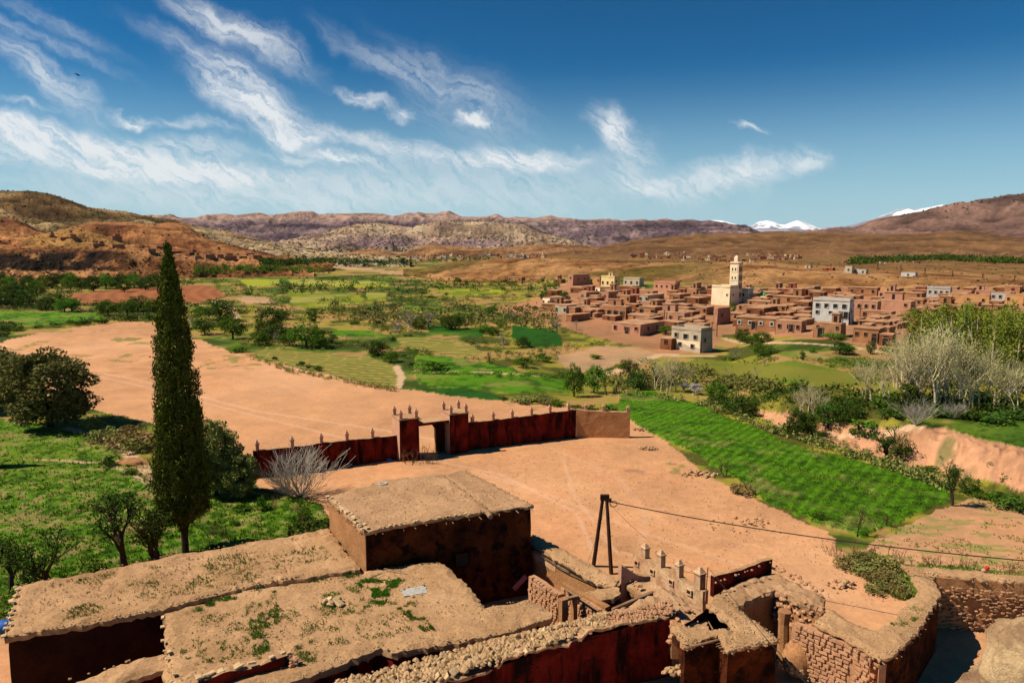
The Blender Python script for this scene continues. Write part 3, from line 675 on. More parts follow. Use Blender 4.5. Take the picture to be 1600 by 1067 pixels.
# ---------------------------------------------------------------- haze
hm = bpy.data.materials.new('haze air'); hm.use_nodes = True; nt = hm.node_tree; nt.nodes.clear()
_o = nd('ShaderNodeOutputMaterial'); _v = nd('ShaderNodeVolumePrincipled'); _v.inputs['Color'].default_value = (.80, .88, 1, 1); _v.inputs['Density'].default_value = 0.8e-5; _v.inputs['Anisotropy'].default_value = 0.0
lk(_v.outputs[0], _o.inputs['Volume'])
_b = [(x, y, z) for z in (-30, 1400) for x, y in ((-26000, -300), (26000, -300), (26000, 21000), (-26000, 21000))]
_m = bpy.data.meshes.new('haze'); _m.from_pydata(_b, [], [(3, 2, 1, 0), (4, 5, 6, 7), (0, 1, 5, 4), (1, 2, 6, 5), (2, 3, 7, 6), (3, 0, 4, 7)]); _m.materials.append(hm)
tag(link('haze', _m), 'thin pale air haze over the valley', 'haze', kind='stuff')
# ---------------------------------------------------------------- village houses
VSPOTS = []
def landmark(u, v): return None
def house(u, v, wf, ws, h, kind, label, group='mud houses of the village', wins=(), door=None, theta=44, roofk='h_roof', parapet=False, far=False, base=None):
    """u,v = pixel of the nearest base corner; wf/ws = seen widths of the lit and the shaded face, h = seen height"""
    p = base or hit(u, v + 0.0); k = scale_at(p); theta = theta + (rnd.uniform(-7, 7) if group and 'village' in group or group and 'sheds' in group else 0); th = R(theta)
    if kind == 'brown': kind = rnd.choice(['brown', 'brown', 'brown2', 'brown3', 'pink2'])
    view = Vector((p.x, p.y, 0)).normalized(); rt = Vector((view.y, -view.x, 0))
    df = Vector((-math.cos(th), math.sin(th), 0)); ds = Vector((math.sin(th), math.cos(th), 0))
    w = wf / k / max(.35, abs(df.dot(rt))); d = max(ws / k / max(.3, abs(ds.dot(rt))), 3.2); d = min(d, 13)
    H = h / k
    root = empty(kind_names.get(kind, 'mud_house'), p, label, 'house', group, rz=-th)
    # local frame: x right along the front, y back; near corner at (0,0), front runs to -w
    b = MB(); rng = rnd
    nx = max(2, int(w / 1.2)); base_z = -2.5
    def wall(x0, y0, x1, y1, n):
        V = []; Fc = []; nz_ = 3
        dx, dy = (x1 - x0), (y1 - y0)
        ln = math.hypot(dx, dy); nxn, nyn = dy / ln, -dx / ln
        for i in range(n + 1):
            for j in range(nz_ + 1):
                t = i / n; z = base_z + (H - base_z) * j / nz_
                o = 0 if i in (0, n) else rng.uniform(-.06, .06)
                bt = .05 * (H - z)
                V.append((x0 + dx * t + nxn * (o + bt), y0 + dy * t + nyn * (o + bt), z))
        for i in range(n):
            for j in range(nz_):
                a = i * (nz_ + 1) + j; Fc.append((a, a + nz_ + 1, a + nz_ + 2, a + 1))
        b.add(V, Fc)
    wall(-w, 0, 0, 0, nx); wall(0, 0, 0, d, max(2, int(d / 1.5))); wall(0, d, -w, d, 3); wall(-w, d, -w, 0, 3)
    link('wall', b.mesh('wall', ['h_' + kind]), root)
    # mud roof with a sagging, slightly overhanging rim
    rb = MB(); n = max(3, int(w / 1.5)); m = max(2, int(d / 2)); ov = .16 if kind in ('brown', 'red') else .05; tk = .32 if kind in ('brown', 'red') else .2
    V = []
    for i in range(n + 1):
        for j in range(m + 1):
            e = i in (0, n) or j in (0, m)
            V.append((-w - ov + (w + 2 * ov) * i / n + rng.uniform(-.06, .06), -ov + (d + 2 * ov) * j / m + rng.uniform(-.06, .06), H + tk + rng.uniform(-.06, .06) - (.05 if e else 0)))
    Fc = [(i * (m + 1) + j, (i + 1) * (m + 1) + j, (i + 1) * (m + 1) + j + 1, i * (m + 1) + j + 1) for i in range(n) for j in range(m)]
    ring = [i * (m + 1) for i in range(n + 1)] + [n * (m + 1) + j for j in range(1, m + 1)] + [i * (m + 1) + m for i in range(n - 1, -1, -1)] + [j for j in range(m - 1, 0, -1)]
    nb = len(V)
    for q in ring: V.append((V[q][0] * .995, V[q][1], H - .02))
    for q in range(len(ring)):
        q2 = (q + 1) % len(ring); Fc.append((ring[q], nb + q, nb + q2, ring[q2]))
    Fc.append(tuple(range(nb, nb + len(ring))))
    rb.add(V, Fc); link('roof', rb.mesh('roof', [roofk]), root)
    if group and not far and w > 5 and H < 4.5 and rnd.random() < .45:
        ub = MB(); uw = w * rnd.uniform(.25, .5); ux = -rnd.uniform(uw / 2 + .3, w - uw / 2); uh = rnd.uniform(1.4, 2.2); ud = d * rnd.uniform(.35, .6)
        ub.box((ux, d - ud / 2 - .2, H + tk + uh / 2), (uw, ud, uh)); ub.box((ux, d - ud / 2 - .2, H + tk + uh + .1), (uw + .3, ud + .3, .22), mi=1); ub.box((ux, d - ud - .22, H + tk + uh * .45), (.7, .06, uh * .7), mi=2)
        link('upper_room', ub.mesh('upper_room', ['h_' + kind, roofk, 'glass']), root)
    if parapet:
        pb = MB(); t_ = .25
        for (cx, cy, dx, dy) in ((-w / 2, t_ / 2, w, t_), (-w / 2, d - t_ / 2, w, t_), (-t_ / 2, d / 2, t_, d - 2 * t_), (-w + t_ / 2, d / 2, t_, d - 2 * t_)):
            pb.box((cx, cy, H + tk + .28), (dx, dy, .6))
        link('parapet', pb.mesh('parapet', ['h_' + kind]), root)
    # windows: (fraction along front from left, fraction of height, w, h)
    for (fx, fz, ww, wh, fr) in wins:
        x = -w + w * fx; z = H * fz; bt = .05 * (H - z)
        wb = MB(); t_ = .10 if fr else .06
        y_ = -bt - .03
        for (cx, cz, dx, dz) in ((0, wh / 2 + t_ / 2, ww + 2 * t_, t_), (0, -wh / 2 - t_ / 2, ww + 2 * t_, t_), (-ww / 2 - t_ / 2, 0, t_, wh), (ww / 2 + t_ / 2, 0, t_, wh)):
            wb.box((x + cx, y_ - .05, z + cz), (dx, .16, dz))
        f = link('window', wb.mesh('window', ['white' if fr else 'h_' + kind]), root)
        gb = MB(); gb.box((x, y_ + .0, z), (ww, .05, wh)); link('pane', gb.mesh('pane', ['glass']), f)
    if door is not None:
        x = -w + w * door; dh = min(2.0, H * .7); bt = .05 * (H - dh / 2)
        fb = MB(); fb.box((x - .55, -bt - .09, dh / 2), (.12, .16, dh)); fb.box((x + .55, -bt - .09, dh / 2), (.12, .16, dh)); fb.box((x, -bt - .09, dh + .07), (1.26, .18, .14))
        f = link('door', fb.mesh('door', ['wood']), root); db = MB(); db.box((x, -bt - .03, dh / 2), (.98, .07, dh)); link('door_leaf', db.mesh('door_leaf', ['glass']), f)
    if ws > 4 and h > 12 and kind != 'dark':   # openings in the shaded side wall
        for q in range(1 + int(d > 7)):
            y_ = d * (.3 + .38 * q); wb = MB(); z = H * .58; bt = .05 * (H - z)
            for (cy, cz, dy, dz) in ((0, .48, .9, .08), (0, -.48, .9, .08), (-.4, 0, .08, .9), (.4, 0, .08, .9)): wb.box((bt + .08, y_ + cy, z + cz), (.12, dy, dz))
            f = link('window', wb.mesh('window', ['h_' + kind]), root); gb = MB(); gb.box((bt + .04, y_, z), (.05, .72, .88)); link('pane', gb.mesh('pane', ['glass']), f)
    return root, p, w, d, H
kind_names = dict(brown2='mud_house', brown3='mud_house', pink2='mud_house', brown='mud_house', red='red_mud_house', cream='cream_house', pink='pink_house', grey='grey_house', yellow='yellow_house', orange='orange_house', blue='pale_block_house', white='white_house')
def wn_(n, fz=.6, w=.7, h=.9, fr=False, a=.14, b=.86):
    return [((a + (b - a) * i / max(1, n - 1)) if n > 1 else (a + b) / 2, fz, w, h, fr) for i in range(n)]
# (u, v, wf, ws, h, kind, windows, door, extras)  from the far rows to the near ones
HS = [
 (815,440,22,3,6,'brown',wn_(2,.5),None,''),(845,441,16,3,5,'brown',[],None,''),(877,443,12,4,6,'brown',[],None,''),
 (895.5,446.5,8,26,17,'pink',wn_(1,.7),None,''),(937,445.5,15,4,12,'orange',wn_(2,.6),None,''),(960,448,21,8,14,'yellow',wn_(3,.4,.9,1.3),None,'P'),
 (999,448,25,4,11,'grey',wn_(3,.5,.9,1.3),None,'P'),(1055,456,34,4,13,'pink',wn_(4,.6),None,'P'),
 (937.5,459,10,31,9,'cream',wn_(1),None,''),(1020,462,44,5,7,'brown',wn_(2,.5),None,''),(1088,464,22,12,12,'brown',wn_(2,.5),None,''),(1117,462,12,10,9,'red',[],None,''),
 (950.6,473,11,15,16,'pink',wn_(1,.6),.3,''),(916,471,12,21,14,'pink',wn_(1,.6),None,''),(984,474,20,10,11,'brown',wn_(2),None,''),(1012,474,13,26,12,'grey',wn_(2,.6),None,''),
 (1062,473,16,16,12,'brown',wn_(1),.7,''),(1092,476,24,14,10,'brown',wn_(2),None,''),(1048,483,14,24,12,'brown',wn_(1,.5),None,''),
 (1256,460,40,4,7,'red',wn_(3,.5),None,''),(1218,458,20,8,6,'brown',[],None,''),(1287,468,22,5,11,'brown',wn_(2,.6),None,''),(1330,466,26,6,8,'brown',wn_(2),None,''),
 (1370,464,42,6,13,'brown',wn_(3,.6),None,''),(1391,458,24,3,8,'orange',wn_(2),None,''),(1405,467,30,3,10,'pink',wn_(2),None,''),(1440,468,34,4,9,'brown',wn_(2),None,''),
 (1452,463,24,4,9,'brown',wn_(2),None,''),(1484,465,32,4,13,'blue',wn_(4,.6),None,'P'),(1517,464,25,3,9,'brown',wn_(2),None,''),(1545,477,56,4,15,'orange',wn_(3,.5),None,''),
 (1553,466,26,4,11,'pink',wn_(2,.6),None,''),(1577,473,25,4,15,'blue',wn_(3,.6),None,''),(1606,478,30,4,16,'orange',wn_(2,.6),None,''),(1640,480,34,4,14,'brown',wn_(2),None,''),
 (1256,473,46,10,9,'brown',wn_(3,.5),None,''),(1203,481,34,12,9,'brown',wn_(2),None,''),(1263,485,22,7,13,'brown',wn_(1),.6,''),(1228,488,30,10,9,'brown',wn_(2),None,''),
 (1422,494,52,7,22,'pink',wn_(2,.75),None,''),(1370,496,42,4,24,'brown',wn_(4,.7),.5,''),(1347,487,26,6,14,'brown',wn_(2),None,''),(1392,500,44,4,12,'brown',wn_(2),.7,''),
 (1528,486,18,4,13,'pink',wn_(2,.6),None,''),(1566,490,28,6,12,'brown',wn_(2),None,''),(1600,498,22,4,15,'pink',wn_(2,.6),None,''),(1500,488,40,5,10,'brown',wn_(2),None,''),
 (859,481,11,25,15,'cream',wn_(2,.6),None,''),(876,484,30,10,7,'brown',[],None,''),(885,490,18,22,12,'grey',wn_(2,.5),None,''),(893,503,8,29,10,'brown',[],None,''),(930,484,26,12,8,'brown',wn_(2),None,''),
 (978,498,42,5,19,'brown',wn_(4,.45,1.2,1.5),.85,''),(1023,495,24,26,14,'brown',wn_(2,.5,1.1,1.3),None,''),(1069,504,42,6,15,'brown',wn_(3,.5),.85,''),(1104,492,22,10,11,'brown',wn_(2),None,''),
 (1000.5,524,46,38,17,'pink',wn_(3,.6,.8,1.0),.55,''),(1011,508,8,26,9,'red',[],None,''),(1060,512,30,14,8,'brown',wn_(2),None,''),(1121,507,6,19,25,'brown',[],None,''),
 (1180,486,26,9,9,'brown',wn_(2),None,''),(1193,497,26,24,15,'brown',wn_(2,.6),None,''),(1160,500,20,8,10,'brown',wn_(1),None,''),(1170,509,24,8,8,'brown',wn_(1),None,''),
 (1237,510,22,10,13,'brown',wn_(2,.6),None,''),(1212,517,60,4,18,'brown',wn_(4,.58,.7,.8,True,.08,.9),.45,''),(1252,520,38,5,17,'brown',wn_(3,.5),.6,''),
 (1326,508,54,6,36,'white',wn_(4,.80,.95,1.0)+wn_(3,.50,.75,.8)[:2]+[(.78,.42,1.0,1.7,False),(.92,.42,1.0,1.7,False)],None,'P'),
 (1313,529,39,4,22,'brown',wn_(2,.75,.5,.6),.25,''),(1389,513,46,4,9,'brown',wn_(3),None,''),(1372,537,36,4,22,'brown',wn_(3,.6,.6,.7),.85,''),(1393,541,18,4,17,'brown',wn_(1,.7),.5,''),
 (1049,547,17,2,17,'brown',wn_(1,.7),None,''),(1094.5,551.5,46,17,33,'grey',[(.17,.76,.8,.9,False),(.50,.72,1.1,1.1,False),(.82,.72,.8,.9,False),(.32,.32,.8,.9,False),(.74,.28,.8,.9,False)],None,'P'),
]
LMK = [(1143, 470, 'the minaret'), (1326, 508, 'the tall white block'), (1080, 548, 'the two-storey house on the near edge'), (960, 446, 'the yellow villa'), (895, 446, 'the dark upper house on the rise'),
       (1212, 517, 'the house with white window frames'), (859, 481, 'the cream house at the western edge'), (1482, 465, 'the pale blue-grey block'), (1000, 524, 'the wide pink courtyard house'), (1422, 494, 'the large plain pink hall')]
COLW = dict(brown='brown mud', red='dark red mud', cream='cream plastered', pink='pinkish plastered', grey='pale grey', yellow='yellow', orange='orange plastered', blue='pale blue-grey', white='white')
SPEC = {(960,448): 'yellow villa with arched openings on the far side of the village', (895.5,446.5): 'tall dark-sided upper house with a pink front on the rise', (859,481): 'cream house with dark side at the western edge of the village',
        (1000.5,524): 'wide low pinkish courtyard house in front of the western village rows', (1212,517): 'long low brown mud house with white painted window frames', (1326,508): 'tall white three-storey block with many small square windows',
        (1094.5,551.5): 'two-storey pale grey and peach house standing alone below the village', (1422,494): 'large plain pinkish hall beside the yellow-green poplars', (1482,465): 'pale blue-grey flat-roofed block on the far right of the village',
        (1484,465): 'pale blue-grey flat-roofed block on the far right of the village', (1049,547): 'small mud shed built against the lone two-storey house', (1545,477): 'long orange plastered house above the green poplars'}
def near_lm(u, v, skip=18):
    c = sorted(LMK, key=lambda q: abs(q[0] - u) + 1.6 * abs(q[1] - v))
    for q in c:
        if abs(q[0] - u) + abs(q[1] - v) > skip: return q
def relation(u, v, q):
    du, dv = u - q[0], v - q[1]
    if abs(du) > 1.8 * abs(dv): return ('just ' if abs(du) < 45 else '') + ('right of ' if du > 0 else 'left of ')
    if dv > 0: return 'in front of '
    return 'behind '
for q in HS:
    u, v, wf, ws, h, kind, wins, door, ex = q
    lm = near_lm(u, v)
    size = 'wide' if wf > 38 else ('small' if wf < 16 else 'low' if h < 10 else 'flat-roofed')
    lab = SPEC.get((u, v)) or '%s %s house %s%s' % (size, COLW[kind], relation(u, v, lm), lm[2])
    if (wf + ws) > 44 and h < 14 and False: pass
    hr_ = house(u, v, wf, ws, h, kind, lab, wins=wins, door=door, parapet='P' in ex)
    if (u, v) == (1094.5, 551.5):
        _b = MB(); _b.box((-hr_[2] * .42, -.12, hr_[4] * .26), (hr_[2] * .80, .12, hr_[4] * .5)); link('lower_plaster', _b.mesh('lower_plaster', ['h_cream']), hr_[0])
# small filler sheds between the rows
for i in range(560):
    u = rnd.uniform(870, 1600); v = rnd.uniform(456, 528)
    if v > L(u, [(870, 480), (920, 500), (1000, 512), (1100, 520), (1210, 505), (1400, 525), (1430, 500), (1600, 485)]): continue
    if any(abs(u - q[0] + q[2] / 2) < (q[2] + q[3]) / 2 - 2 and abs(v - q[1]) < 3.5 for q in HS) or (1108 < u < 1160 and v > 474) or (1268 < u < 1345 and v > 490): continue
    lm = near_lm(u, v)
    house(u, v, rnd.uniform(8, 22), rnd.uniform(3, 12), rnd.uniform(6, 10), rnd.choice(['brown', 'brown', 'brown', 'red']), 'small brown mud shed %s%s' % (relation(u, v, lm), lm[2]), wins=wn_(rnd.choice([0, 1, 2]), .55, .6, .7), group='mud sheds between the houses')
# stair tower on the white block
_p = hit(1326, 508)
# mosque
r_, p_, w_, d_, H_ = house(1140, 477, 28, 13, 27, 'cream', 'cream mosque hall at the foot of the minaret', wins=[(.85, .6, .5, .7, False)], parapet=True, group=None)
r_['category'] = 'mosque'; r_.name = 'mosque_hall'
r2, _, _, _, _ = house(1168, 471, 12, 8, 17, 'cream', 'small cream wing right of the minaret', wins=wn_(1), parapet=True, group=None)
r3, p3, w3, d3, H3 = house(1197, 469.5, 16, 5, 9, 'cream', 'low cream prayer room with a green pyramid roof', wins=wn_(1), group=None)
gb = MB(); k = scale_at(p3); gb.add([(-w3 * .9, .3, H3 + .4), (-w3 * .2, .3, H3 + .4), (-w3 * .2, 3.2, H3 + .4), (-w3 * .9, 3.2, H3 + .4), (-w3 * .55, 1.7, H3 + 1.7)], [(0, 1, 4), (1, 2, 4), (2, 3, 4), (3, 0, 4)]); link('pyramid_roof', gb.mesh('pyramid_roof', ['greenpaint']), r3)
def minaret():
    base = hit(1152, 473); p = base.copy(); k = scale_at(p); th = R(43)
    s = 14.6 / k; top = ztop(p, 412); H = top - p.z
    root = empty('minaret', p, 'tall square cream minaret with small arched windows and a lantern on top', 'minaret', rz=-th)
    b = MB(); b.box((-s / 2, s / 2, H / 2 - 1), (s, s, H + 2), taper=.97); link('shaft', b.mesh('shaft', ['h_cream']), root)
    b = MB(); b.box((-s / 2, s / 2, H + .06), (s * 1.06, s * 1.06, .3))
    link('cornice', b.mesh('cornice', ['h_pink']), root)
    for i in range(4):
        for a in (-1, 1):
            for (cx, cy) in ((a, -1), (a, 1)):
                pass
    mb = MB(); n = 4
    for i in range(n):
        t = (i + .5) / n * s
        for (x, y) in ((-t, .15), (-t, s - .15), (-.15, t), (-s + .15, t)): mb.box((x, y, H + .45), (s / n * .55, .25, .5), taper=.6)
    for i in range(1): link('battlement', mb.mesh('battlement', ['h_cream']), root)
    l = MB(); l.box((-s / 2, s / 2, H + 1.1), (s * .42, s * .42, 2.0)); link('lantern', l.mesh('lantern', ['h_cream']), root)
    l = MB(); l.tube([(-s / 2, s / 2, H + 2.1), (-s / 2, s / 2, H + 2.4), (-s / 2, s / 2, H + 2.7)], [s * .2, s * .15, .03], 8); link('dome', l.mesh('dome', ['h_cream']), root)
    l = MB(); l.tube([(-s / 2, s / 2, H + 2.6), (-s / 2, s / 2, H + 3.6)], .06, 5); link('finial', l.mesh('finial', ['wire']), root)
    # recessed panels: pink bands on the side face and arched windows on both faces
    for j, z in enumerate((.12, .34, .56, .78)):
        for side in (0, 1):
            pb = MB(); hh = H * .15
            if side == 0: pb.box((-s / 2, -.02, H * z + hh * .5), (s * .72, .10, hh))
            else: pb.box((.0, s / 2, H * z + hh * .5), (.10, s * .72, hh))
            pn = link('panel', pb.mesh('panel', ['h_cream' if side == 0 else 'h_orange']), root)
            for a in (-.17, .17):
                wb = MB(); arch = [(-.22, -.45), (.22, -.45), (.22, .2), (.12, .42), (0, .5), (-.12, .42), (-.22, .2)]
                if side == 0: Vv = [(-s / 2 + a * s + x, -.085, H * z + hh * .5 + y) for x, y in arch] + [(-s / 2 + a * s + x, -.03, H * z + hh * .5 + y) for x, y in arch]
                else: Vv = [(.065, s / 2 + a * s + x, H * z + hh * .5 + y) for x, y in arch] + [(.02, s / 2 + a * s + x, H * z + hh * .5 + y) for x, y in arch]
                n = 7; wb.add(Vv, [tuple(range(n))] + [(i, i + n, (i + 1) % n + n, (i + 1) % n) for i in range(n)])
                link('window', wb.mesh('window', ['glass']), pn)
minaret()
# isolated buildings on the plateau
for (u, v, wf, ws, h, kind, lab) in ((1353, 428.5, 32, 3, 7, 'blue', 'long pale grey house alone on the plateau above the village'), (1331, 427, 10, 2, 11, 'grey', 'narrow taller grey block on the plateau above the village'),
                                   (1430, 433, 20, 3, 7, 'white', 'small white house alone on the right of the plateau'), (1301, 423, 15, 2, 4, 'red', 'low dark red shed alone on the plateau'), (1266, 418.5, 8, 1, 3, 'white', 'tiny white hut on the plateau edge')):
    house(u, v, wf, ws, h, kind, lab, wins=wn_(3 if wf > 20 else 1, .5), group=None)
# buildings at the foot of the left hills
for (u, v, wf, h) in ((95,377,36,6),(78,372,10,4),(176,388,26,6),(146,386,24,5),(176,374.5,20,5),(245,390,34,5),(262,397.5,32,5),(232,394,16,5),(296,399.5,18,5),(322,404,20,6),(340,403,14,5),(352,406,26,6),(374,405.5,18,5),(396,405,20,6),(385,400,18,4),(305,405,14,5)):
    lm = 'left of the cypress' if u < 255 else 'right of the cypress'
    house(u, v, wf * .35, wf * .65, h, 'brown', 'low dark mud house on the red terrace %s top' % lm, group='mud houses on the terrace under the left hills', wins=wn_(1, .5))
# far villages
def far_house(u, v, w, h, kind, lab, group):
    p = hit(u, v)
    if p is None: return
    k = scale_at(p); b = MB(); W_, H_ = w / k, h / k; D_ = W_ * rnd.uniform(.6, 1.2)
    b.box((0, 0, H_ / 2 - 1), (W_, D_, H_ + 2), mi=0); b.box((0, 0, H_ + .12), (W_ + .3, D_ + .3, .3), mi=1)
    if rnd.random() < .5: b.box((W_ * rnd.uniform(-.3, .3), D_ * .1, H_ + .9), (W_ * .4, D_ * .5, 1.6), mi=0)
    for i in range(max(1, int(w / 2.5))):
        b.box((-W_ / 2 + W_ * (i + .5) / max(1, int(w / 2.5)), -D_ / 2 - .02, H_ * .55), (W_ * .14, .08, H_ * .3), mi=2)
    o = link('far_house', b.mesh('far_house', ['h_' + kind, 'h_roof', 'glass'])); o.location = p; o.rotation_euler = (0, 0, R(rnd.uniform(-30, -5)))
    tag(o, lab, 'house', group)
for i in range(52):
    t = i / 51; u = 640 + 210 * t + rnd.uniform(-4, 4); v = 404 - 2.5 * t + rnd.uniform(-2.5, 1.5)
    far_house(u, v, rnd.uniform(3, 7), rnd.uniform(2.2, 4.2), rnd.choice(['cream', 'pink', 'brown', 'brown', 'white']), 'tiny flat-roofed house of the far village left of centre below the pale speckled hill', 'houses of the far village under the speckled hill')
for i in range(110):
    t = rnd.random() ** .8; u = 985 + 265 * t + rnd.uniform(-6, 6); v = 401 + 6 * math.sin(t * 3.1) * rnd.random() + rnd.uniform(-4, 3) - (0 if t < .5 else -2)
    far_house(u, v, rnd.uniform(3, 8), rnd.uniform(2.2, 4.5), rnd.choice(['cream', 'pink', 'brown', 'brown', 'red']), 'tiny flat-roofed house of the distant village behind the minaret', 'houses of the distant village behind the minaret')
for i in range(14):
    far_house(1320 + i * 9 + rnd.uniform(-3, 3), 411 + rnd.uniform(-1, 1), rnd.uniform(3, 7), rnd.uniform(2, 3.5), rnd.choice(['white', 'cream', 'pink']), 'tiny pale house beside the dark tree belt on the far plain', 'pale houses beside the far tree belt')

# ---------------------------------------------------------------- trees
def quads_cloud(C, N, size, rng, up=0.0, asp=1.0):
    n = len(C); a = rng.normal(size=(n, 3)); a[:, 2] += up; a /= np.linalg.norm(a, axis=1)[:, None]
    b = np.cross(a, rng.normal(size=(n, 3))); b /= np.linalg.norm(b, axis=1)[:, None]
    s = size * rng.uniform(.5, 1.4, n)[:, None]
    V = np.stack([C - a * s * asp, C + b * s * .55, C + a * s * asp, C - b * s * .55], 1)
    return V.reshape(-1, 3), np.arange(4 * n).reshape(-1, 4)
def branch(b, p, d, ln, r, depth, tips, rng, spread=.6, n=5, upb=.15, seg=3, kids=3, minr=.004):
    pts = [p]; rad = [r]; q = Vector(p); dd = Vector(d)
    for i in range(seg):
        dd = (dd + Vector((rng.uniform(-1, 1), rng.uniform(-1, 1), rng.uniform(-.6, 1) * .6)) * .22 + Vector((0, 0, upb * .3))).normalized()
        q = q + dd * ln / seg; pts.append(q.copy()); rad.append(max(minr, r * (1 - .5 * (i + 1) / seg)))
    b.tube(pts, rad, n if depth > 0 else 3, cap=False)
    if depth == 0: tips.append(q.copy()); tips.append(pts[-2]); return
    for k in range(kids):
        t = rng.uniform(.45, 1.0) if k else 1.0
        i = min(seg - 1, int(t * seg)); s = Vector(pts[i]).lerp(Vector(pts[i + 1]), t * seg - i)
        nd_ = (dd + Vector((rng.uniform(-1, 1), rng.uniform(-1, 1), rng.uniform(-.5, .9))) * spread + Vector((0, 0, upb))).normalized()
        branch(b, s, nd_, ln * rng.uniform(.55, .8), max(minr, r * .5), depth - 1, tips, rng, spread, max(3, n - 1), upb, seg, kids, minr)
PROTO = {}
def proto(name, trunkmat, leafm, build, smooth=False):
    """build(rng) -> (MB trunk, leaf centres, size, up, asp)"""
    L_ = []
    for i in range(3):
        rng = random.Random(hash(name) % 9999 * 0 + sum(map(ord, name)) + i * 77); nr = np.random.RandomState(sum(map(ord, name)) + i)
        b, C, size, up, asp = build(rng, nr)
        tm = b.mesh(name + '_trunk', [trunkmat]) if b.v else None
        cm = None
        if len(C): V, Q = quads_cloud(np.array(C), None, size, nr, up, asp); cm = npmesh(name + '_crown', V, Q, leafm, smooth=False)
        L_.append((tm, cm))
    PROTO[name] = L_
def clumps(nr, centers, rad, per, squash=.8):
    C = []
    for c in centers:
        k = per; d = nr.normal(size=(k, 3)); d /= np.linalg.norm(d, axis=1)[:, None]
        C.append(np.array(c) + d * (rad * nr.uniform(.35, 1.0, (k, 1)) ** .6) * np.array([1, 1, squash]))
    return np.concatenate(C)
def b_round(ncl, per, size, h0=.28, w=.42, lob=.15, low=-1):
    def f(rng, nr):
        b = MB(); tips = []
        b.tube([(0, 0, -.05), (rng.uniform(-.02, .02), 0, .15), (rng.uniform(-.04, .04), rng.uniform(-.04, .04), .35)], [.04, .03, .022], 6)
        for k in range(5):
            a = k * 1.26 + rng.random(); b.tube([(0, 0, .2), (math.cos(a) * .15, math.sin(a) * .15, .42), (math.cos(a) * .27, math.sin(a) * .27, .62)], [.018, .012, .005], 4, cap=False)
        cs = []
        for k in range(ncl):
            a = rng.uniform(0, 6.28); t = rng.random(); el_ = math.asin(rng.uniform(low, 1)); rr = rng.uniform(.6, 1.0)
            cs.append((math.cos(a) * math.cos(el_) * w * rr, math.sin(a) * math.cos(el_) * w * rr, .48 + math.sin(el_) * .44 * rr))
        return b, clumps(nr, cs, lob, per), size, .3, 1.0
    return f
proto('round_tree', 'bark', 'leaf_green', b_round(46, 50, .030))
proto('dark_tree', 'bark', 'leaf_dark', b_round(46, 50, .030))
proto('olive_tree', 'bark', 'leaf_olive', b_round(130, 120, .020, lob=.11, low=-.95))
def b_bush(rng, nr):
    cs = [(math.cos(a) * r_ * .42, math.sin(a) * r_ * .42, .15 + .55 * z * (1 - r_ * .5)) for a, r_, z in [(rng.uniform(0, 6.28), rng.random() ** .5, rng.random()) for _ in range(16)]]
    return MB(), clumps(nr, cs, .20, 40), .055, .4, 1.0
proto('bush', 'bark', 'leaf_dark', b_bush); proto('green_bush', 'bark', 'leaf_green', b_bush); proto('olive_bush', 'bark', 'leaf_olive', b_bush)
proto('dry_bush', 'barkgrey', 'leaf_dry', b_bush)
def b_barepoplar(rng, nr):
    b = MB(); tips = []
    for q in range(rng.choice([2, 3])):
        x, y = rng.uniform(-.05, .05), rng.uniform(-.05, .05); lx, ly = rng.uniform(-.13, .13), rng.uniform(-.1, .1); h = rng.uniform(.38, .55)
        pts = [Vector((x, y, -.03)), Vector((x + lx * .3, y + ly * .3, h * .5)), Vector((x + lx, y + ly, h))]
        b.tube(pts, [.012, .0095, .007], 5)
        for i in range(5):
            t = rng.uniform(.5, 1); p = pts[1].lerp(pts[2], (t - .45) / .55); a = rng.uniform(0, 6.28); d = Vector((math.cos(a) * .75, math.sin(a) * .75, rng.uniform(.8, 1.7))).normalized()
            branch(b, p, d, rng.uniform(.17, .30), .0055, 2, tips, rng, .55, 3, .28, 2, 3, .0013)
    tp = np.array([tuple(t) for t in tips]); C = np.repeat(tp, 3, 0) + nr.normal(size=(len(tp) * 3, 3)) * .025
    return b, C, .0065, .4, 1.5
proto('bare_poplar', 'barkpale', 'leaf_pale', b_barepoplar)
def b_greenpoplar(rng, nr):
    b = MB(); b.tube([(0, 0, -.03), (.01, 0, .4), (0, .01, .9)], [.018, .012, .003], 5); cs = []
    for k in range(34):
        t = rng.random(); w_ = .20 * math.sin(math.pi * (.12 + .8 * t)) + .02; a = rng.uniform(0, 6.28)
        cs.append((math.cos(a) * w_ * rng.uniform(.3, 1), math.sin(a) * w_ * rng.uniform(.3, 1), .22 + .75 * t))
        if k % 2: b.tube([(0, 0, .18 + .7 * t), cs[-1]], [.006, .002], 3, cap=False)
    return b, clumps(nr, cs, .085, 44, 1.2), .018, .5, 1.0
proto('green_poplar', 'barkpale', 'leaf_yellow', b_greenpoplar)
def b_baretree(sp=.75, leaves=4, sz=.014, kids=4, depth=3, th=.03):
    def f(rng, nr):
        b = MB(); tips = []
        for k in range(rng.choice([1, 2])):
            branch(b, Vector((rng.uniform(-.02, .02), 0, -.03)), Vector((rng.uniform(-.35, .35), rng.uniform(-.3, .3), 1)), .36, th, depth, tips, rng, sp, 6, .15, 3, kids, .003)
        tp = np.array([tuple(t) for t in tips]); C = np.repeat(tp, leaves, 0) + nr.normal(size=(len(tp) * leaves, 3)) * .03 if leaves else []
        return b, C, sz, .2, 1.2
    return f
proto('gnarled_tree', 'bark', 'leaf_dark', b_baretree(1.0, 10, .014, th=.042)); proto('bare_tree', 'bark', 'leaf_olive', b_baretree(.75, 3, .012))
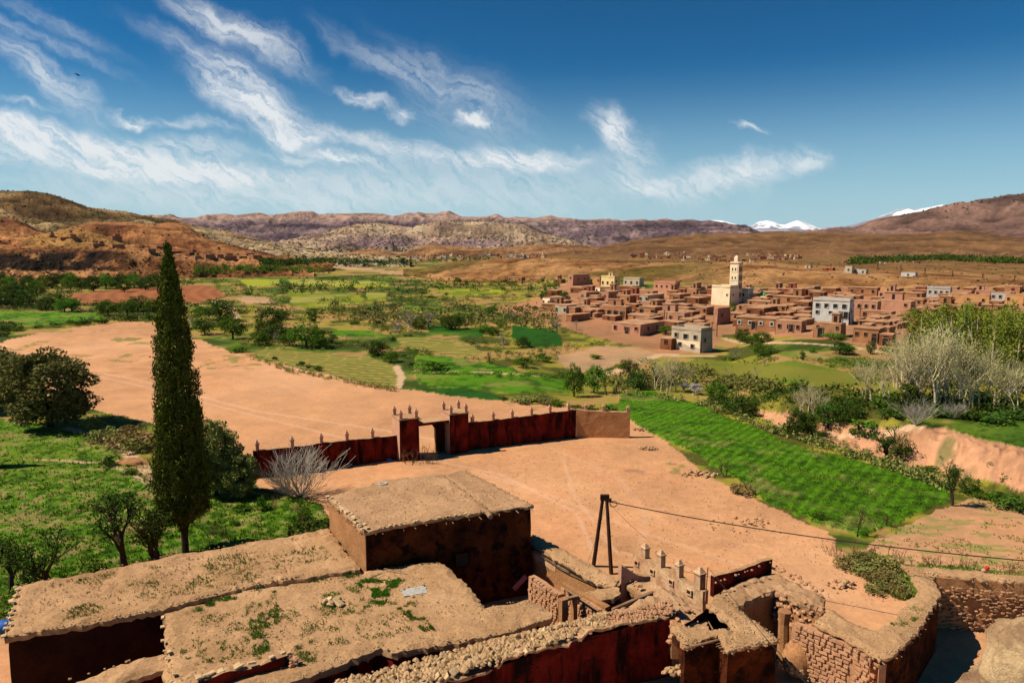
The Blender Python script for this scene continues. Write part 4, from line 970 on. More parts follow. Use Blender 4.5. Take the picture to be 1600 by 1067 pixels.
proto('bare_almond', 'barkgrey', 'leaf_dry', b_baretree(.8, 3, .012)); proto('blossom_tree', 'barkgrey', 'blossom', b_baretree(.95, 14, .018))
def b_twig(rng, nr):
    b = MB(); tips = []
    for k in range(26):
        a = rng.uniform(0, 6.28); s = rng.uniform(.2, 1.0)
        branch(b, Vector((0, 0, 0)), Vector((math.cos(a) * s, math.sin(a) * s, .9)).normalized(), rng.uniform(.35, .6), .008, 2, tips, rng, .5, 3, .1, 2, 4, .0022)
    return b, [], .01, 0, 1
proto('bare_shrub', 'barkgrey', 'leaf_pale', b_twig)
def b_stems(rng, nr):
    b = MB()
    for k in range(16):
        a = rng.uniform(0, 6.28); s = rng.uniform(.1, .5); h = rng.uniform(.5, 1); x, y = rng.uniform(-.5, .5), rng.uniform(-.3, .3)
        b.tube([(x, y, 0), (x + math.cos(a) * s * .3, y + math.sin(a) * s * .3, h * .55), (x + math.cos(a) * s * .5, y + math.sin(a) * s * .5, h)], [.014, .009, .003], 3, cap=False)
        for j in range(3): b.tube([(x + math.cos(a) * s * .3, y + math.sin(a) * s * .3, h * .5), (x + rng.uniform(-.2, .2), y + rng.uniform(-.2, .2), h * rng.uniform(.7, .95))], [.006, .002], 3, cap=False)
    return b, [], .01, 0, 1
proto('weed_clump', 'stem', 'leaf_pale', b_stems)
CATS = dict(bush='bush', green_bush='bush', olive_bush='bush', dry_bush='bush', bare_shrub='shrub', weed_clump='shrub')
ti = [0]
def tree(kind, u, v, h, w=None, label=None, group=None, lean=0, p=None, var=None):
    p = p or hit(u, v)
    if p is None: return
    k = scale_at(p); H = h / k; wr = {'bare_poplar': .45, 'green_poplar': .42, 'bare_shrub': 1.1, 'weed_clump': 1.0}.get(kind, .95)
    W_ = (w / k) / wr if w else H * rnd.uniform(.85, 1.1)
    tm, cm = PROTO[kind][ti[0] % 3 if var is None else var]; ti[0] += 1
    single = tm is None or cm is None
    if single: root = link(kind, tm or cm)
    else:
        root = bpy.data.objects.new(kind, None); COL.objects.link(root); link('trunk', tm, root); link('crown', cm, root)
    root.location = p; root.scale = (W_, W_, H); root.rotation_euler = (0, lean, rnd.uniform(0, 6.28) if not lean else 0)
    tag(root, label, CATS.get(kind, 'tree'), group)
    return root
FL = [(290, 640, 'the cypress'), (1143, 470, 'the minaret'), (1080, 548, 'the lone two-storey house'), (680, 690, 'the arched gate'), (1220, 700, 'the big green field'), (520, 575, 'the ploughed strip'), (760, 600, 'the bright green terraces'),
      (700, 540, 'the small furrowed plot'), (840, 530, 'the dark green plot below the village'), (520, 470, 'the yellow-green meadow'), (1530, 680, 'the dark green field at the right edge'), (1500, 720, 'the pink earth bank'),
      (60, 495, 'the bright strip field on the left'), (240, 460, 'the red ploughed slope'), (1312, 529, 'the tall white block'), (1240, 580, 'the olive meadow'), (660, 482, 'the small green plot')]
DESC = dict(round_tree='leafy green tree', dark_tree='dense dark tree', olive_tree='grey-green olive tree', bush='dark bush', green_bush='green bush', olive_bush='grey-green bush', dry_bush='straw-coloured bush', bare_poplar='bare white-trunked poplar',
            green_poplar='yellow-green poplar', gnarled_tree='gnarled leafy tree', bare_tree='nearly bare dark tree', bare_almond='bare grey-brown tree', blossom_tree='white blossoming tree', bare_shrub='bare pale shrub', weed_clump='clump of dry stems')
def auto(kind, u, v, h, w=None, adj='', group=None, **k):
    q = min(FL, key=lambda q: abs(q[0] - u) + 2 * abs(q[1] - v)); du, dv = u - q[0], v - q[1]
    rel = ('right of ' if du > 0 else 'left of ') if abs(du) > 2 * abs(dv) else ('in front of ' if dv > 0 else 'beyond ')
    size = adj or ('small' if h < 12 else 'tall' if h > 45 else '')
    return tree(kind, u, v, h, w, ((size + ' ') if size else '') + DESC[kind] + ' ' + rel + q[2], group or 'trees and bushes among the valley fields', **k)
MT = [('dark_tree',344,500,36,52),('round_tree',364,530,38,42),('dark_tree',422,514,36,50),('round_tree',405,539,24,30),('round_tree',479,543,42,60),('round_tree',452,540,24,30),('dark_tree',320,523,30,36),('dark_tree',435,530,28,34),('green_bush',372,550,14,34),('round_tree',500,545,24,30),
 ('round_tree',199,493,27,34),('round_tree',169,493,28,32),('dark_tree',216,487,25,34),('round_tree',101,487,22,34),('round_tree',112,487,24,30),('dark_tree',71,485,22,30),('dark_tree',42,480,30,36),('dark_tree',20,470,28,40),('dark_tree',85,478,22,30),('round_tree',240,488,24,30),('dark_tree',0,482,26,36),
 ('bush',205,502,16,22),('green_bush',85,511,10,24),('green_bush',60,513,9,22),('green_bush',112,508,12,20),('bush',135,507,12,16),('bush',5,517,16,26),('green_bush',30,517,10,24),('bush',160,506,14,20),('bush',235,500,16,20),
 ('dark_tree',705,515,28,42),('bare_almond',787,544,30,34),('dark_tree',817,543,19,26),('bare_tree',765,570,26,24),('dark_tree',590,556,24,44),('round_tree',611,566,20,28),('bush',470,572,13,14),('bush',483,575,9,12),('bush',497,579,14,16),('bush',430,562,9,10),('green_bush',675,578,18,46),
 ('bare_almond',640,512,34,50),('bare_almond',668,512,32,46),('dark_tree',655,514,18,34),('round_tree',897,620,57,36),('round_tree',928,614,46,40),('dark_tree',994,610,32,38),('bare_almond',620,520,26,36),('bare_tree',948,618,30,30),
 ('olive_bush',812,629,14,40),('olive_bush',838,628,18,44),('olive_bush',856,632,16,34),('bush',788,625,9,16),('green_bush',870,634,14,30),('bush',900,640,12,22),('bush',925,642,14,24),('green_bush',950,640,14,26),
 ('blossom_tree',1082,617,22,34),('blossom_tree',1068,612,16,26),('round_tree',1120,630,38,34),('dark_tree',1150,648,40,46),('dark_tree',1172,652,26,26),('dark_tree',1243,684,50,38),('round_tree',1262,682,42,34),('dark_tree',1282,690,18,26),
 ('gnarled_tree',1386,719,70,80),('dark_tree',1402,715,34,50),('gnarled_tree',1488,790,82,48),('dark_tree',1512,770,26,36),('bare_tree',1339,838,64,44),('bare_tree',1386,824,26,30),('bare_tree',1133,746,32,30),('bush',1285,813,18,26),('dry_bush',1160,772,26,34),
 ('bare_shrub',1431,668,38,62),('bare_shrub',1490,655,26,44),('dark_tree',1330,642,36,40),('dark_tree',1295,640,40,46),('dark_tree',1310,636,30,30),('dark_tree',1420,640,44,54),('bush',1350,655,22,40),('bush',1392,650,24,40),('bush',1460,650,26,54),('bush',1545,660,28,60),('bush',1520,655,26,50),('bush',1580,655,30,50),('green_bush',1352,652,18,40),
 ('dark_tree',1260,640,26,30),('bush',1240,640,20,34),('bush',1590,745,34,50),('green_bush',1560,755,22,44),('green_bush',1450,740,16,44),('bush',1570,780,16,40),('green_bush',1530,775,14,40),
 ('dark_tree',1160,534,22,30),('dark_tree',1190,536,18,36),('dark_tree',1175,540,16,30),('round_tree',1303,531,12,40),('round_tree',1322,553,18,30),('dark_tree',1360,553,22,16),('bare_almond',1145,563,28,36),('bush',1195,557,16,22),('bush',1182,552,12,14),('bush',1253,557,14,10),('bush',1210,552,12,24),
 ('round_tree',1145,487,20,12),('round_tree',1040,522,15,24),('dark_tree',882,472,18,20),('dark_tree',868,470,16,18),('dark_tree',850,468,14,18),('bare_almond',905,472,14,26),('bare_almond',870,520,26,30),('bare_almond',900,515,18,26),
 ('green_bush',930,560,10,22),('bare_almond',1195,572,14,14),('bare_almond',1135,584,14,14),('bare_almond',1180,584,14,12),('bush',1107,582,12,8),('bush',1255,562,12,10)]
for q in MT: auto(q[0], q[1], q[2], q[3], q[4])
for i in range(17): auto(('dark_tree', 'round_tree', 'dark_tree')[i % 3], -8 + i * 17 + rnd.uniform(-4, 4), 452 + rnd.uniform(-3, 4) + (6 if i < 5 else 0), rnd.uniform(17, 26), rnd.uniform(22, 32), group='row of trees below the cliff')
for i in range(11): auto(('dark_tree', 'round_tree')[i % 2], -8 + i * 24 + rnd.uniform(-7, 7), 440 + rnd.uniform(-2, 3), rnd.uniform(11, 16), rnd.uniform(18, 28), group='row of trees below the cliff')
BPL = [(1022,608,46),(1034,611,52),(1046,613,58),(1058,611,54),(1066,610,44),(1252,634,50),(1262,636,60),(1274,635,56),(1286,634,46),(1352,624,56),(1364,626,70),(1378,628,62),(1390,632,74),(1404,634,92),(1416,628,104),(1428,636,112),(1440,638,126),(1452,641,136),(1460,634,128),(1470,640,130),(1484,636,118),(1497,640,104),(1508,644,98),(1522,638,108),(1536,636,96),(1552,642,90),(1575,640,84),(1592,650,80),(1430,600,96),(1400,606,86),(1480,600,104)]
for u, v, h in BPL: auto('bare_poplar', u, v, h, h * .58, group='bare white poplars by the stream')
for i in range(22):
    u = 1430 + i * 10 + rnd.uniform(-5, 5); v = rnd.uniform(560, 625)
    auto('green_poplar', u, v, min(v - 478 + rnd.uniform(-12, 10) - (12 if u < 1460 else 0), 150), rnd.uniform(34, 48), group='yellow-green poplars at the right')
for i in range(8): auto('green_poplar', 1425 + i * 22 + rnd.uniform(-5, 5), 528 + rnd.uniform(-6, 6), rnd.uniform(40, 52), rnd.uniform(30, 40), group='yellow-green poplars at the right')
# bushes scattered through the rough ground between the fields
placed = 0; free = [p for n, (k, p, o) in Z_.items() if n not in ('village',)]
ntry = 0
while placed < 175 and ntry < 4000:
    ntry += 1
    u = rnd.uniform(-40, 1640); v = rnd.uniform(428, 640) if rnd.random() < .4 else rnd.uniform(432, 535)
    if any(inside(pp, np.array([u]), np.array([v]))[0] for pp in free) or (v > 560 and u < 600) or (u > 830 and v < 470) or (1120 < u < 1420 and 460 < v < 548) or (840 < u < 1120 and 465 < v < 556): continue
    s = (v - 385) / 22
    kd = rnd.choice(['bush', 'bush', 'green_bush', 'olive_bush', 'dark_tree', 'round_tree', 'bare_almond', 'dry_bush'])
    h = s * rnd.uniform(.7, 1.5) * (2.2 if 'tree' in kd or 'almond' in kd else 1.4)
    auto(kd, u, v, h, h * rnd.uniform(1.2, 1.9)); placed += 1
# hedgerow growth along terrace edges and the distant tree belts: joined, too many to count
def belt(name, pts, n, size, mats, label, vj=2):
    C = []
    for i in range(n):
        t = rnd.random() * (len(pts) - 1); k = int(t); f = t - k
        u = pts[k][0] + (pts[k + 1][0] - pts[k][0]) * f + rnd.uniform(-3, 3); v = pts[k][1] + (pts[k + 1][1] - pts[k][1]) * f + rnd.uniform(-vj, vj)
        g = hit(u, v)
        if g is not None: C.append((tuple(g), size * rnd.uniform(.6, 1.4)))
    cen = np.concatenate([np.array(c) + rs.normal(size=(26, 3)) * s * np.array([.45, .45, .32]) + np.array([0, 0, s * .5]) for c, s in C])
    V, Q = quads_cloud(cen, None, size * .22, rs, .3)
    tag(link(name, npmesh(name, V, Q, mats, smooth=False)), label, 'plants', kind='stuff')
def scrub(name, poly, n, size, mat, label):
    q = sample_px(poly, n); keep = np.ones(len(q), bool)
    for (k, pp, o) in Z_.values(): keep &= ~inside(pp, q[:, 0], q[:, 1])
    q = q[keep]; g = Gv(q[:, 0], q[:, 1]); keep = (multi(g[:, 0], g[:, 1], 301, (.3, .12, .05)) > .47); g = g[keep]; s = size * rs.uniform(.4, 1.5, len(g)) * np.clip(np.hypot(g[:, 0], g[:, 1]) / 250, .5, 1.6)
    k = 16; c = g[:, None, :] + rs.normal(size=(len(g), k, 3)) * s[:, None, None] * np.array([.5, .5, .28]) + np.array([0, 0, .3]) * s[:, None, None]
    a = rs.normal(size=(len(g) * k, 3)); a /= np.linalg.norm(a, axis=1)[:, None]; b = np.cross(a, rs.normal(size=a.shape)); b /= np.linalg.norm(b, axis=1)[:, None]
    ss = np.repeat(s, k)[:, None] * .26; C = c.reshape(-1, 3); V = np.stack([C + a * ss, C + b * ss, C - a * ss], 1).reshape(-1, 3)
    tag(link(name, npmesh(name, V, np.arange(len(V)).reshape(-1, 3), mat, smooth=False)), label, 'plants', kind='stuff')
VP = [(300, 436), (640, 430), (900, 446), (860, 500), (1010, 560), (1130, 560), (1400, 560), (1600, 600), (1600, 660), (1440, 650), (1200, 640), (960, 605), (640, 575), (380, 540), (300, 500)]
scrub('ground_scrub', VP, 3600, .9, 'leaf_dark', 'dark low scrub over the valley floor'); scrub('ground_scrub', VP, 4200, .7, 'leaf_dry', 'dry yellow scrub over the valley floor'); scrub('ground_scrub', VP, 4000, .9, 'leaf_green', 'green low growth over the valley floor')
LP = [(-20, 434), (300, 430), (330, 500), (240, 500), (-20, 515)]
scrub('ground_scrub', LP, 1500, 1.1, 'leaf_dark', 'dark low scrub under the trees below the cliff'); scrub('ground_scrub', LP, 1500, .9, 'leaf_olive', 'grey-green low scrub below the cliff')
scrub('ground_scrub', [(110, 640), (240, 655), (240, 760), (180, 715), (120, 675)], 500, .5, 'leaf_dry', 'dry weeds beside the garden footpath')
belt('tree_belt', [(1330, 412), (1400, 408), (1460, 405), (1520, 408), (1600, 411), (1700, 414)], 520, 3.6, 'leaf_dark', 'dark belt of trees across the far plain', 2.5)
belt('tree_belt', [(410, 412), (470, 411), (520, 409), (600, 412), (700, 407), (760, 404)], 420, 3.4, 'leaf_dark', 'dark belt of trees along the river below the far village', 3)
belt('tree_belt', [(300, 424), (380, 421), (440, 420), (520, 423)], 220, 2.4, 'leaf_green', 'green belt of trees at the foot of the red terrace', 6)
belt('hedge', [(440, 452), (520, 449), (640, 449), (760, 447), (870, 450)], 150, 2.2, 'leaf_dark', 'low hedges between the far meadows', 9)
belt('hedge', [(500, 480), (600, 492), (700, 500), (800, 495), (870, 505)], 200, 1.8, 'leaf_olive', 'low scrub between the small valley plots', 16)
belt('hedge', [(390, 558), (460, 582), (560, 600), (620, 610)], 120, .55, 'leaf_dry', 'dry weeds along the edge of the open dirt ground', 3)
belt('hedge', [(640, 584), (760, 588), (880, 590)], 60, .7, 'leaf_green', 'weeds along the terrace edge', 2)
belt('hedge', [(960, 612), (1090, 632), (1180, 664), (1290, 700), (1400, 735), (1480, 765)], 150, .8, 'leaf_olive', 'weeds along the top edge of the big green field', 4)
belt('hedge', [(1180, 610), (1300, 625), (1450, 635), (1600, 640)], 150, 1.1, 'leaf_dark', 'dark undergrowth below the poplars', 12)
belt('hedge', [(960, 600), (1080, 590), (1200, 610)], 120, 1.3, 'leaf_olive', 'scrub beyond the big green field', 10)
belt('hedge', [(1230, 668), (1330, 690), (1450, 700), (1580, 730)], 90, .35, 'leaf_dark', 'tufts on the pink earth bank', 16)
# ---------------------------------------------------------------- near trees
def cypress(p, H, wmax, label):
    root = empty('cypress', p, label, 'tree')
    b = MB(); b.tube([(0, 0, -.3), (.02, 0, H * .1), (0, 0, H * .5), (0, 0, H * .93)], [.26, .22, .12, .03], 9); link('trunk', b.mesh('trunk', ['bark']), root)
    prof = [(.115, .12), (.13, .45), (.15, .80), (.16, .96), (.25, 1.0), (.4, .88), (.55, .74), (.7, .60), (.8, .46), (.88, .30), (.94, .17), (1.0, .03)]
    C = []; n = 2300; nr = np.random.RandomState(5)
    for i in range(n):
        t = nr.uniform(.10, 1) ** 1.05 if i % 3 else nr.uniform(.10, .5); a = nr.uniform(0, 6.28)
        lump = .70 + .55 * float(fbm(a * 1.2 + 3 * math.sin(a), t * 16, 3, 4)) - .10 * (abs(t - .37) < .01)
        rr = np.interp(t, [q[0] for q in prof], [q[1] for q in prof]) * wmax / 2 * lump
        rr *= nr.uniform(.72, 1.03)
        c = np.array((math.cos(a) * rr, math.sin(a) * rr, t * H)); k = 26
        d = nr.normal(size=(k, 3)) * np.array([.10, .10, .22]) * (.6 + .5 * min(1, rr)); C.append(c + d)
    # inner dead twigs and foliage that close the column
    m = 17000; t = nr.uniform(.11, .97, m); a = nr.uniform(0, 6.28, m); rr = np.interp(t, [q[0] for q in prof], [q[1] for q in prof]) * wmax / 2 * nr.uniform(.2, .75, m)
    C.append(np.stack([np.cos(a) * rr, np.sin(a) * rr, t * H], 1))
    V, Q = quads_cloud(np.concatenate(C), None, .078, nr, 1.8, 1.3)
    link('crown', npmesh('crown', V, Q, 'leaf_cyp', smooth=False), root)
gp = G(290, 866); cypress(gp, ztop(gp, 384) - gp.z, 82 / scale_at(gp), 'tall dark green cypress standing behind the long mud roof')
cypress(P(70, 733) + Vector((-16.8, -1.0, 0)), 20, 3.2, 'second cypress just outside the left of the view')
def bigtree(kind, u, v, h, w, label, n=1, p=None, **k): return tree(kind, u, v, h, w, label, 'large trees around the near garden', p=p, **k)
bigtree('olive_tree', 78, 668, 132, 150, 'large round olive tree at the left edge of the open dirt ground', var=0)
bigtree('olive_tree', -8, 640, 105, 110, 'olive tree cut by the left edge of the photo', var=1)
bigtree('olive_tree', 338, 775, 132, 84, 'tall narrow olive tree just right of the cypress', var=2)
bigtree('olive_tree', 372, 778, 80, 70, 'lower shaded olive tree left of the bare pale shrub', var=0)
tree('bare_shrub', 470, 778, 78, 128, 'large bare pale grey shrub in front of the garden wall', 'bare shrubs'); tree('bare_shrub', 452, 776, 60, 90, 'smaller bare shrub tangled with the large pale one', 'bare shrubs', var=1)
bigtree('bush', 485, 836, 40, 62, 'dark leafy bush at the corner of the tall block building'); bigtree('bush', 515, 826, 30, 40, 'small dark bush against the tall block building')
bigtree('gnarled_tree', 198, 890, 150, 150, 'gnarled leafy tree left of the cypress base', var=0); bigtree('gnarled_tree', 245, 880, 110, 130, 'low spreading leafy tree at the foot of the cypress', var=1)
bigtree('gnarled_tree', 85, 925, 130, 150, 'gnarled tree behind the corner of the long mud roof', var=2); bigtree('gnarled_tree', 15, 930, 120, 120, 'twisted tree at the lower left edge', var=0)
bigtree('green_bush', 40, 945, 40, 90, 'low green bush under the twisted tree'); bigtree('green_bush', 150, 905, 34, 70, 'low green bush beside the gnarled tree')
tree('bush', 174, 728, 26, 32, 'round dark bush beside the garden footpath', 'bushes by the footpath'); tree('bush', 204, 743, 18, 20, 'smaller dark bush beside the earth heap', 'bushes by the footpath')
for i, (u, v, h, w) in enumerate(((165, 690, 34, 44), (188, 700, 36, 50), (212, 705, 32, 46), (232, 700, 34, 40), (150, 672, 34, 36), (205, 680, 26, 40))): tree('dry_bush' if i % 2 else 'olive_bush', u, v, h, w, 'straw-coloured bush between the olive tree and the cypress', 'dry bushes by the path')
for i, (u, v, h, w) in enumerate(((640, 722, 26, 40), (672, 720, 30, 40))): tree('weed_clump', u, v, h, w, 'leafless weed stems standing in front of the arched gate', 'weed stems before the gate')
for i in range(6): tree('weed_clump', 1296 + i * 54 + rnd.uniform(-8, 8), 866 + i * 6, rnd.uniform(18, 30), rnd.uniform(34, 56), 'leafless brushwood along the edge of the lower dirt plot', 'brushwood hedge')
for i, (u, v, h, w) in enumerate(((1330, 885, 20, 50), (1352, 895, 22, 50), (1372, 905, 24, 50), (1392, 915, 24, 46), (1400, 928, 20, 34), (1372, 925, 16, 40), (1388, 890, 34, 40), (1345, 880, 24, 34))): tree('olive_bush' if i % 2 else 'dry_bush', u, v, h, w, 'grassy tussock on the bank beside the curved mud roof', 'tussocks beside the curved roof')
for i in range(16):
    u = 330 + rnd.uniform(0, 170); v = rnd.uniform(790, 850); tree('weed_clump' if i % 2 else 'green_bush', u, v, rnd.uniform(14, 34), rnd.uniform(16, 30), 'weedy plant in the green garden right of the cypress', 'garden weeds right of the cypress')

# grass tufts standing in the nearer fields
def tufts(name, poly, n, size, label, mat='grass', zoff=0.0, roofz=None, spread=None, blades=4):
    q = sample_px(poly, n * (3 if spread is not None else 1)); C = Gv(q[:, 0], q[:, 1], roofz); C[:, 2] += zoff
    if spread is not None: C = C[fbm(C[:, 0] * spread, C[:, 1] * spread, 4, 99) > .55 + rs.uniform(-.05, .05, len(C))]
    C = np.repeat(C, blades, 0); m = len(C); s = size * rs.uniform(.5, 1.4, m)
    a = rs.uniform(0, 6.28, m); ln = rs.uniform(.2, .7, m)
    off = rs.normal(size=(m, 3)) * size * .35; off[:, 2] = 0; C = C + off
    t = np.stack([np.cos(a), np.sin(a), np.zeros(m)], 1); up = np.stack([-np.sin(a) * ln, np.cos(a) * ln, np.ones(m)], 1)
    V = np.stack([C - t * (s * .22)[:, None] - [0, 0, .02], C + t * (s * .22)[:, None] - [0, 0, .02], C + up * s[:, None]], 1)
    tag(link(name, npmesh(name, V.reshape(-1, 3), np.arange(3 * m).reshape(-1, 3), mat, smooth=False)), label, 'grass', kind='stuff')
tufts('crop_grass', Z_['left'][1], 15000, .20, 'leafy green growth of the left garden', zoff=.1)
tufts('crop_grass', Z_['right'][1], 8000, .12, 'young green crop of the big field', spread=None, zoff=.12)
tufts('weeds', Z_['plot'][1], 1100, .12, 'sparse weeds of the lower dirt plot', spread=.8)
tufts('crop_grass', [(1320, 870), (1400, 880), (1425, 935), (1400, 935), (1330, 890)], 2200, .28, 'rough grass on the bank beside the curved mud roof', mat='leaf_olive', zoff=0)

# ---------------------------------------------------------------- garden wall with the gate
def perlin_wall(mb, p0, p1, z0, za, zb, th, amp=.05, step=.45, mside=0, mtop=1, seed=0, lump=.06):
    """solid wall between ground points p0,p1 (face line), thickness th to the left-back side"""
    p0 = Vector((p0[0], p0[1])); p1 = Vector((p1[0], p1[1])); d = p1 - p0; L_ = d.length; d /= L_; nrm = Vector((-d.y, d.x))
    n = max(2, int(L_ / step)); nz_ = max(3, int((max(za, zb) - z0) / .5)); nt_ = 2
    prof = [(0, j / nz_) for j in range(nz_ + 1)] + [(j / nt_, 1) for j in range(1, nt_)] + [(1, 1 - j / nz_) for j in range(nz_ + 1)]
    V = []; np_ = len(prof)
    for i in range(n + 1):
        s = i / n; zt = za + (zb - za) * s + (float(fbm(s * L_ * .8 + seed, seed * 3.3, 3, seed)) - .5) * lump * 4
        for (a, b_) in prof:
            z = z0 + (zt - z0) * b_; q = p0 + d * (L_ * s) + nrm * (th * a)
            o = (float(fbm(s * L_ * 1.1 + seed, z * 1.1 + a * 7, 3, seed + 3)) - .5) * amp * 2
            q = q - nrm * o * (1 if a == 0 else -1 if a == 1 else 0); zz = z + (o * 1.5 if 0 < a < 1 else 0)
            V.append((q.x, q.y, zz))
    Fc = []; mi = []
    for i in range(n):
        for k in range(np_ - 1):
            a = i * np_ + k; Fc.append((a, a + np_, a + np_ + 1, a + 1)); mi.append(mtop if nz_ <= k < nz_ + nt_ else mside)
    off = len(mb.v); mb.v += V; mb.f += [tuple(q + off for q in f) for f in Fc]; mb.m += mi
    for i in (0, n):
        r = [i * np_ + k for k in range(np_)]; mb.f.append(tuple((q + off) for q in (r if i == 0 else r[::-1]))); mb.m.append(mside)
def merlon(p, s, h, parent, mat='gatelit', rz=0, z=None, label=None):
    b = MB(); b.box((0, 0, h * .28), (s * .86, s * .86, h * .6)); b.box((0, 0, h * .60), (s * 1.12, s * 1.12, h * .12)); b.box((0, 0, h * .83), (s, s, h * .36), taper=.08)
    o = link('merlon', b.mesh('merlon', [mat]), parent); o.location = p; o.rotation_euler = (0, 0, rz + rnd.uniform(-.08, .08)); return o
O = P(625, 721); E = P(731, 706.5); g2 = Vector((E.x - O.x, E.y - O.y)).normalized(); n2_ = Vector((-g2.y, g2.x)); rzg = math.atan2(g2.y, g2.x)
def along(u, off=0.0):
    lo, hi = -40.0, 60.0
    for i in range(40):
        m = (lo + hi) / 2; q = Vector((O.x, O.y)) + g2 * m + n2_ * off
        if proj(q.x, q.y, 0)[0] < u: lo = m
        else: hi = m
    return lo
wallroot = empty('garden_wall', (0, 0, 0), 'long dark red mud wall with small pointed merlons along its top', 'wall')
def gpt(s, off=0.0): q = Vector((O.x, O.y)) + g2 * s + n2_ * off; return (q.x, q.y)
TW = along(656) ; s1 = along(703); s2 = along(733)
sl_ = along(400); pl0 = gpt(sl_); plh = ztop(Vector((*pl0, 0)), 707)
hl = ztop(Vector((*gpt(0, .9), 0)), 680)
b = MB(); perlin_wall(b, gpt(sl_, .9), gpt(-.02, .9), -.3, plh - .1, hl, .5, .05, .5, 0, 1, 3); link('wall', b.mesh('wall', ['red', 'roof2']), wallroot)
pr0 = gpt(s2 + .02, .7); pr1 = P(900, 683); hr0 = ztop(Vector((*pr0, 0)), 661.5); hr1 = ztop(pr1, 640)
b = MB(); perlin_wall(b, pr0, (pr1.x, pr1.y), -.3, hr0, hr1, .5, .05, .5, 0, 1, 5); link('wall', b.mesh('wall', ['red', 'roof2']), wallroot)
pr2 = P(984, 684.5); hr2 = ztop(pr2, 645)
b = MB(); perlin_wall(b, (pr1.x + .02, pr1.y - .25), (pr2.x, pr2.y), -.3, hr1 + .02, hr2, .5, .05, .5, 0, 1, 7); link('wall', b.mesh('wall', ['ochre', 'roof2']), wallroot)
def on_top(u, q0, q1, z0_, z1_, off=.25):
    q0 = Vector(q0); q1 = Vector(q1); d = (q1 - q0); nrm = Vector((-d.y, d.x)).normalized(); best = None
    for i in range(400):
        t = i / 399; q = q0 + d * t + nrm * off; z = z0_ + (z1_ - z0_) * t; uu = float(proj(q.x, q.y, z)[0])
        if best is None or abs(uu - u) < best[0]: best = (abs(uu - u), q, z)
    return Vector((best[1].x, best[1].y, best[2] - .02))
for u in (402, 457, 502, 542, 582): merlon(on_top(u, gpt(sl_, .9), gpt(0, .9), plh - .1, hl), .36, 1.05, wallroot, rz=rzg)
for u in (738, 770, 800, 830, 859, 888): merlon(on_top(u, pr0, (pr1.x, pr1.y), hr0, hr1), .36, .95, wallroot, rz=rzg)
for u in (916, 943, 981): merlon(on_top(u, (pr1.x, pr1.y), (pr2.x, pr2.y), hr1, hr2), .36, .9, wallroot)
gate = empty('gateway', (O.x, O.y, 0), 'square dark red gateway with two towers, an arch and eight pointed merlons', 'gate', rz=rzg)
ht1 = ztop(O, 657); ht2 = ztop(P(731, 706.5), 645.5); dep = 2.6
def tower(x0, x1, h):
    b = MB(); n = 5
    b.box(((x0 + x1) / 2, dep / 2, h / 2 - .15), (x1 - x0, dep, h + .3), mi=0, taper=.965); b.m[5] = 1  # left face takes a lighter tone that paints sunlight onto it
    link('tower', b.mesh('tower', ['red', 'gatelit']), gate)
    c = MB(); c.box(((x0 + x1) / 2, dep / 2, h + .04), ((x1 - x0) * 1.02, dep * 1.02, .12)); link('tower_cap', c.mesh('tower_cap', ['roof2']), gate)
    for x in (x0 + .25, x1 - .25):
        for y in (.25, dep - .25): merlon(Vector((x, y, h + .1)), .36, .95, gate)
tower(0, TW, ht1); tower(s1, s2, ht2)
hp = ztop(Vector((*gpt((TW + s1) / 2), 0)), 661.5)
b = MB(); b.box(((TW + s1) / 2, dep / 2, hp), (s1 - TW, dep - .3, .3)); b.m = [0 if q == 1 else 1 for q in range(6)]; link('passage_roof', b.mesh('passage_roof', ['roof2', 'red']), gate)
b = MB(); w_ = s1 - TW; arch = []
a0, a1 = TW + .02, s1 - w_ * .30; mid = (a0 + a1) / 2; rad = (a1 - a0) / 2; hs_ = hp - .25 - rad * .85
out = [(TW, -.2), (a0, -.2)] + [(mid - rad * math.cos(t), hs_ + rad * .85 * math.sin(t)) for t in [math.pi * i / 14 for i in range(15)]] + [(a1, -.2), (s1, -.2), (s1, hp - .15), (TW, hp - .15)]
n = len(out); ya, yb = dep * .55, dep * .55 + .5
b.add([(x, ya, z) for x, z in out] + [(x, yb, z) for x, z in out], [tuple(range(n))[::-1], tuple(range(n, 2 * n))] + [(i, (i + 1) % n, (i + 1) % n + n, i + n) for i in range(n)])
b.m = [1, 1] + [0] * (len(b.m) - 2)  # front and back coloured near black as the shade of the passage
link('arch_panel', b.mesh('arch_panel', ['ochre', 'shadedark']), gate)
tag(link('plastic_litter', (lambda m: (m.add([(0, 0, 0), (.5, .1, .05), (.35, .3, .3), (-.2, .25, .25), (.1, .1, .4)], [(0, 1, 2), (0, 2, 3), (0, 4, 1), (3, 4, 0)]), m.mesh('plastic_litter', ['blue']))[1])(MB()), loc=P(606, 722)), 'scrap of blue plastic at the foot of the left gate tower', 'litter')

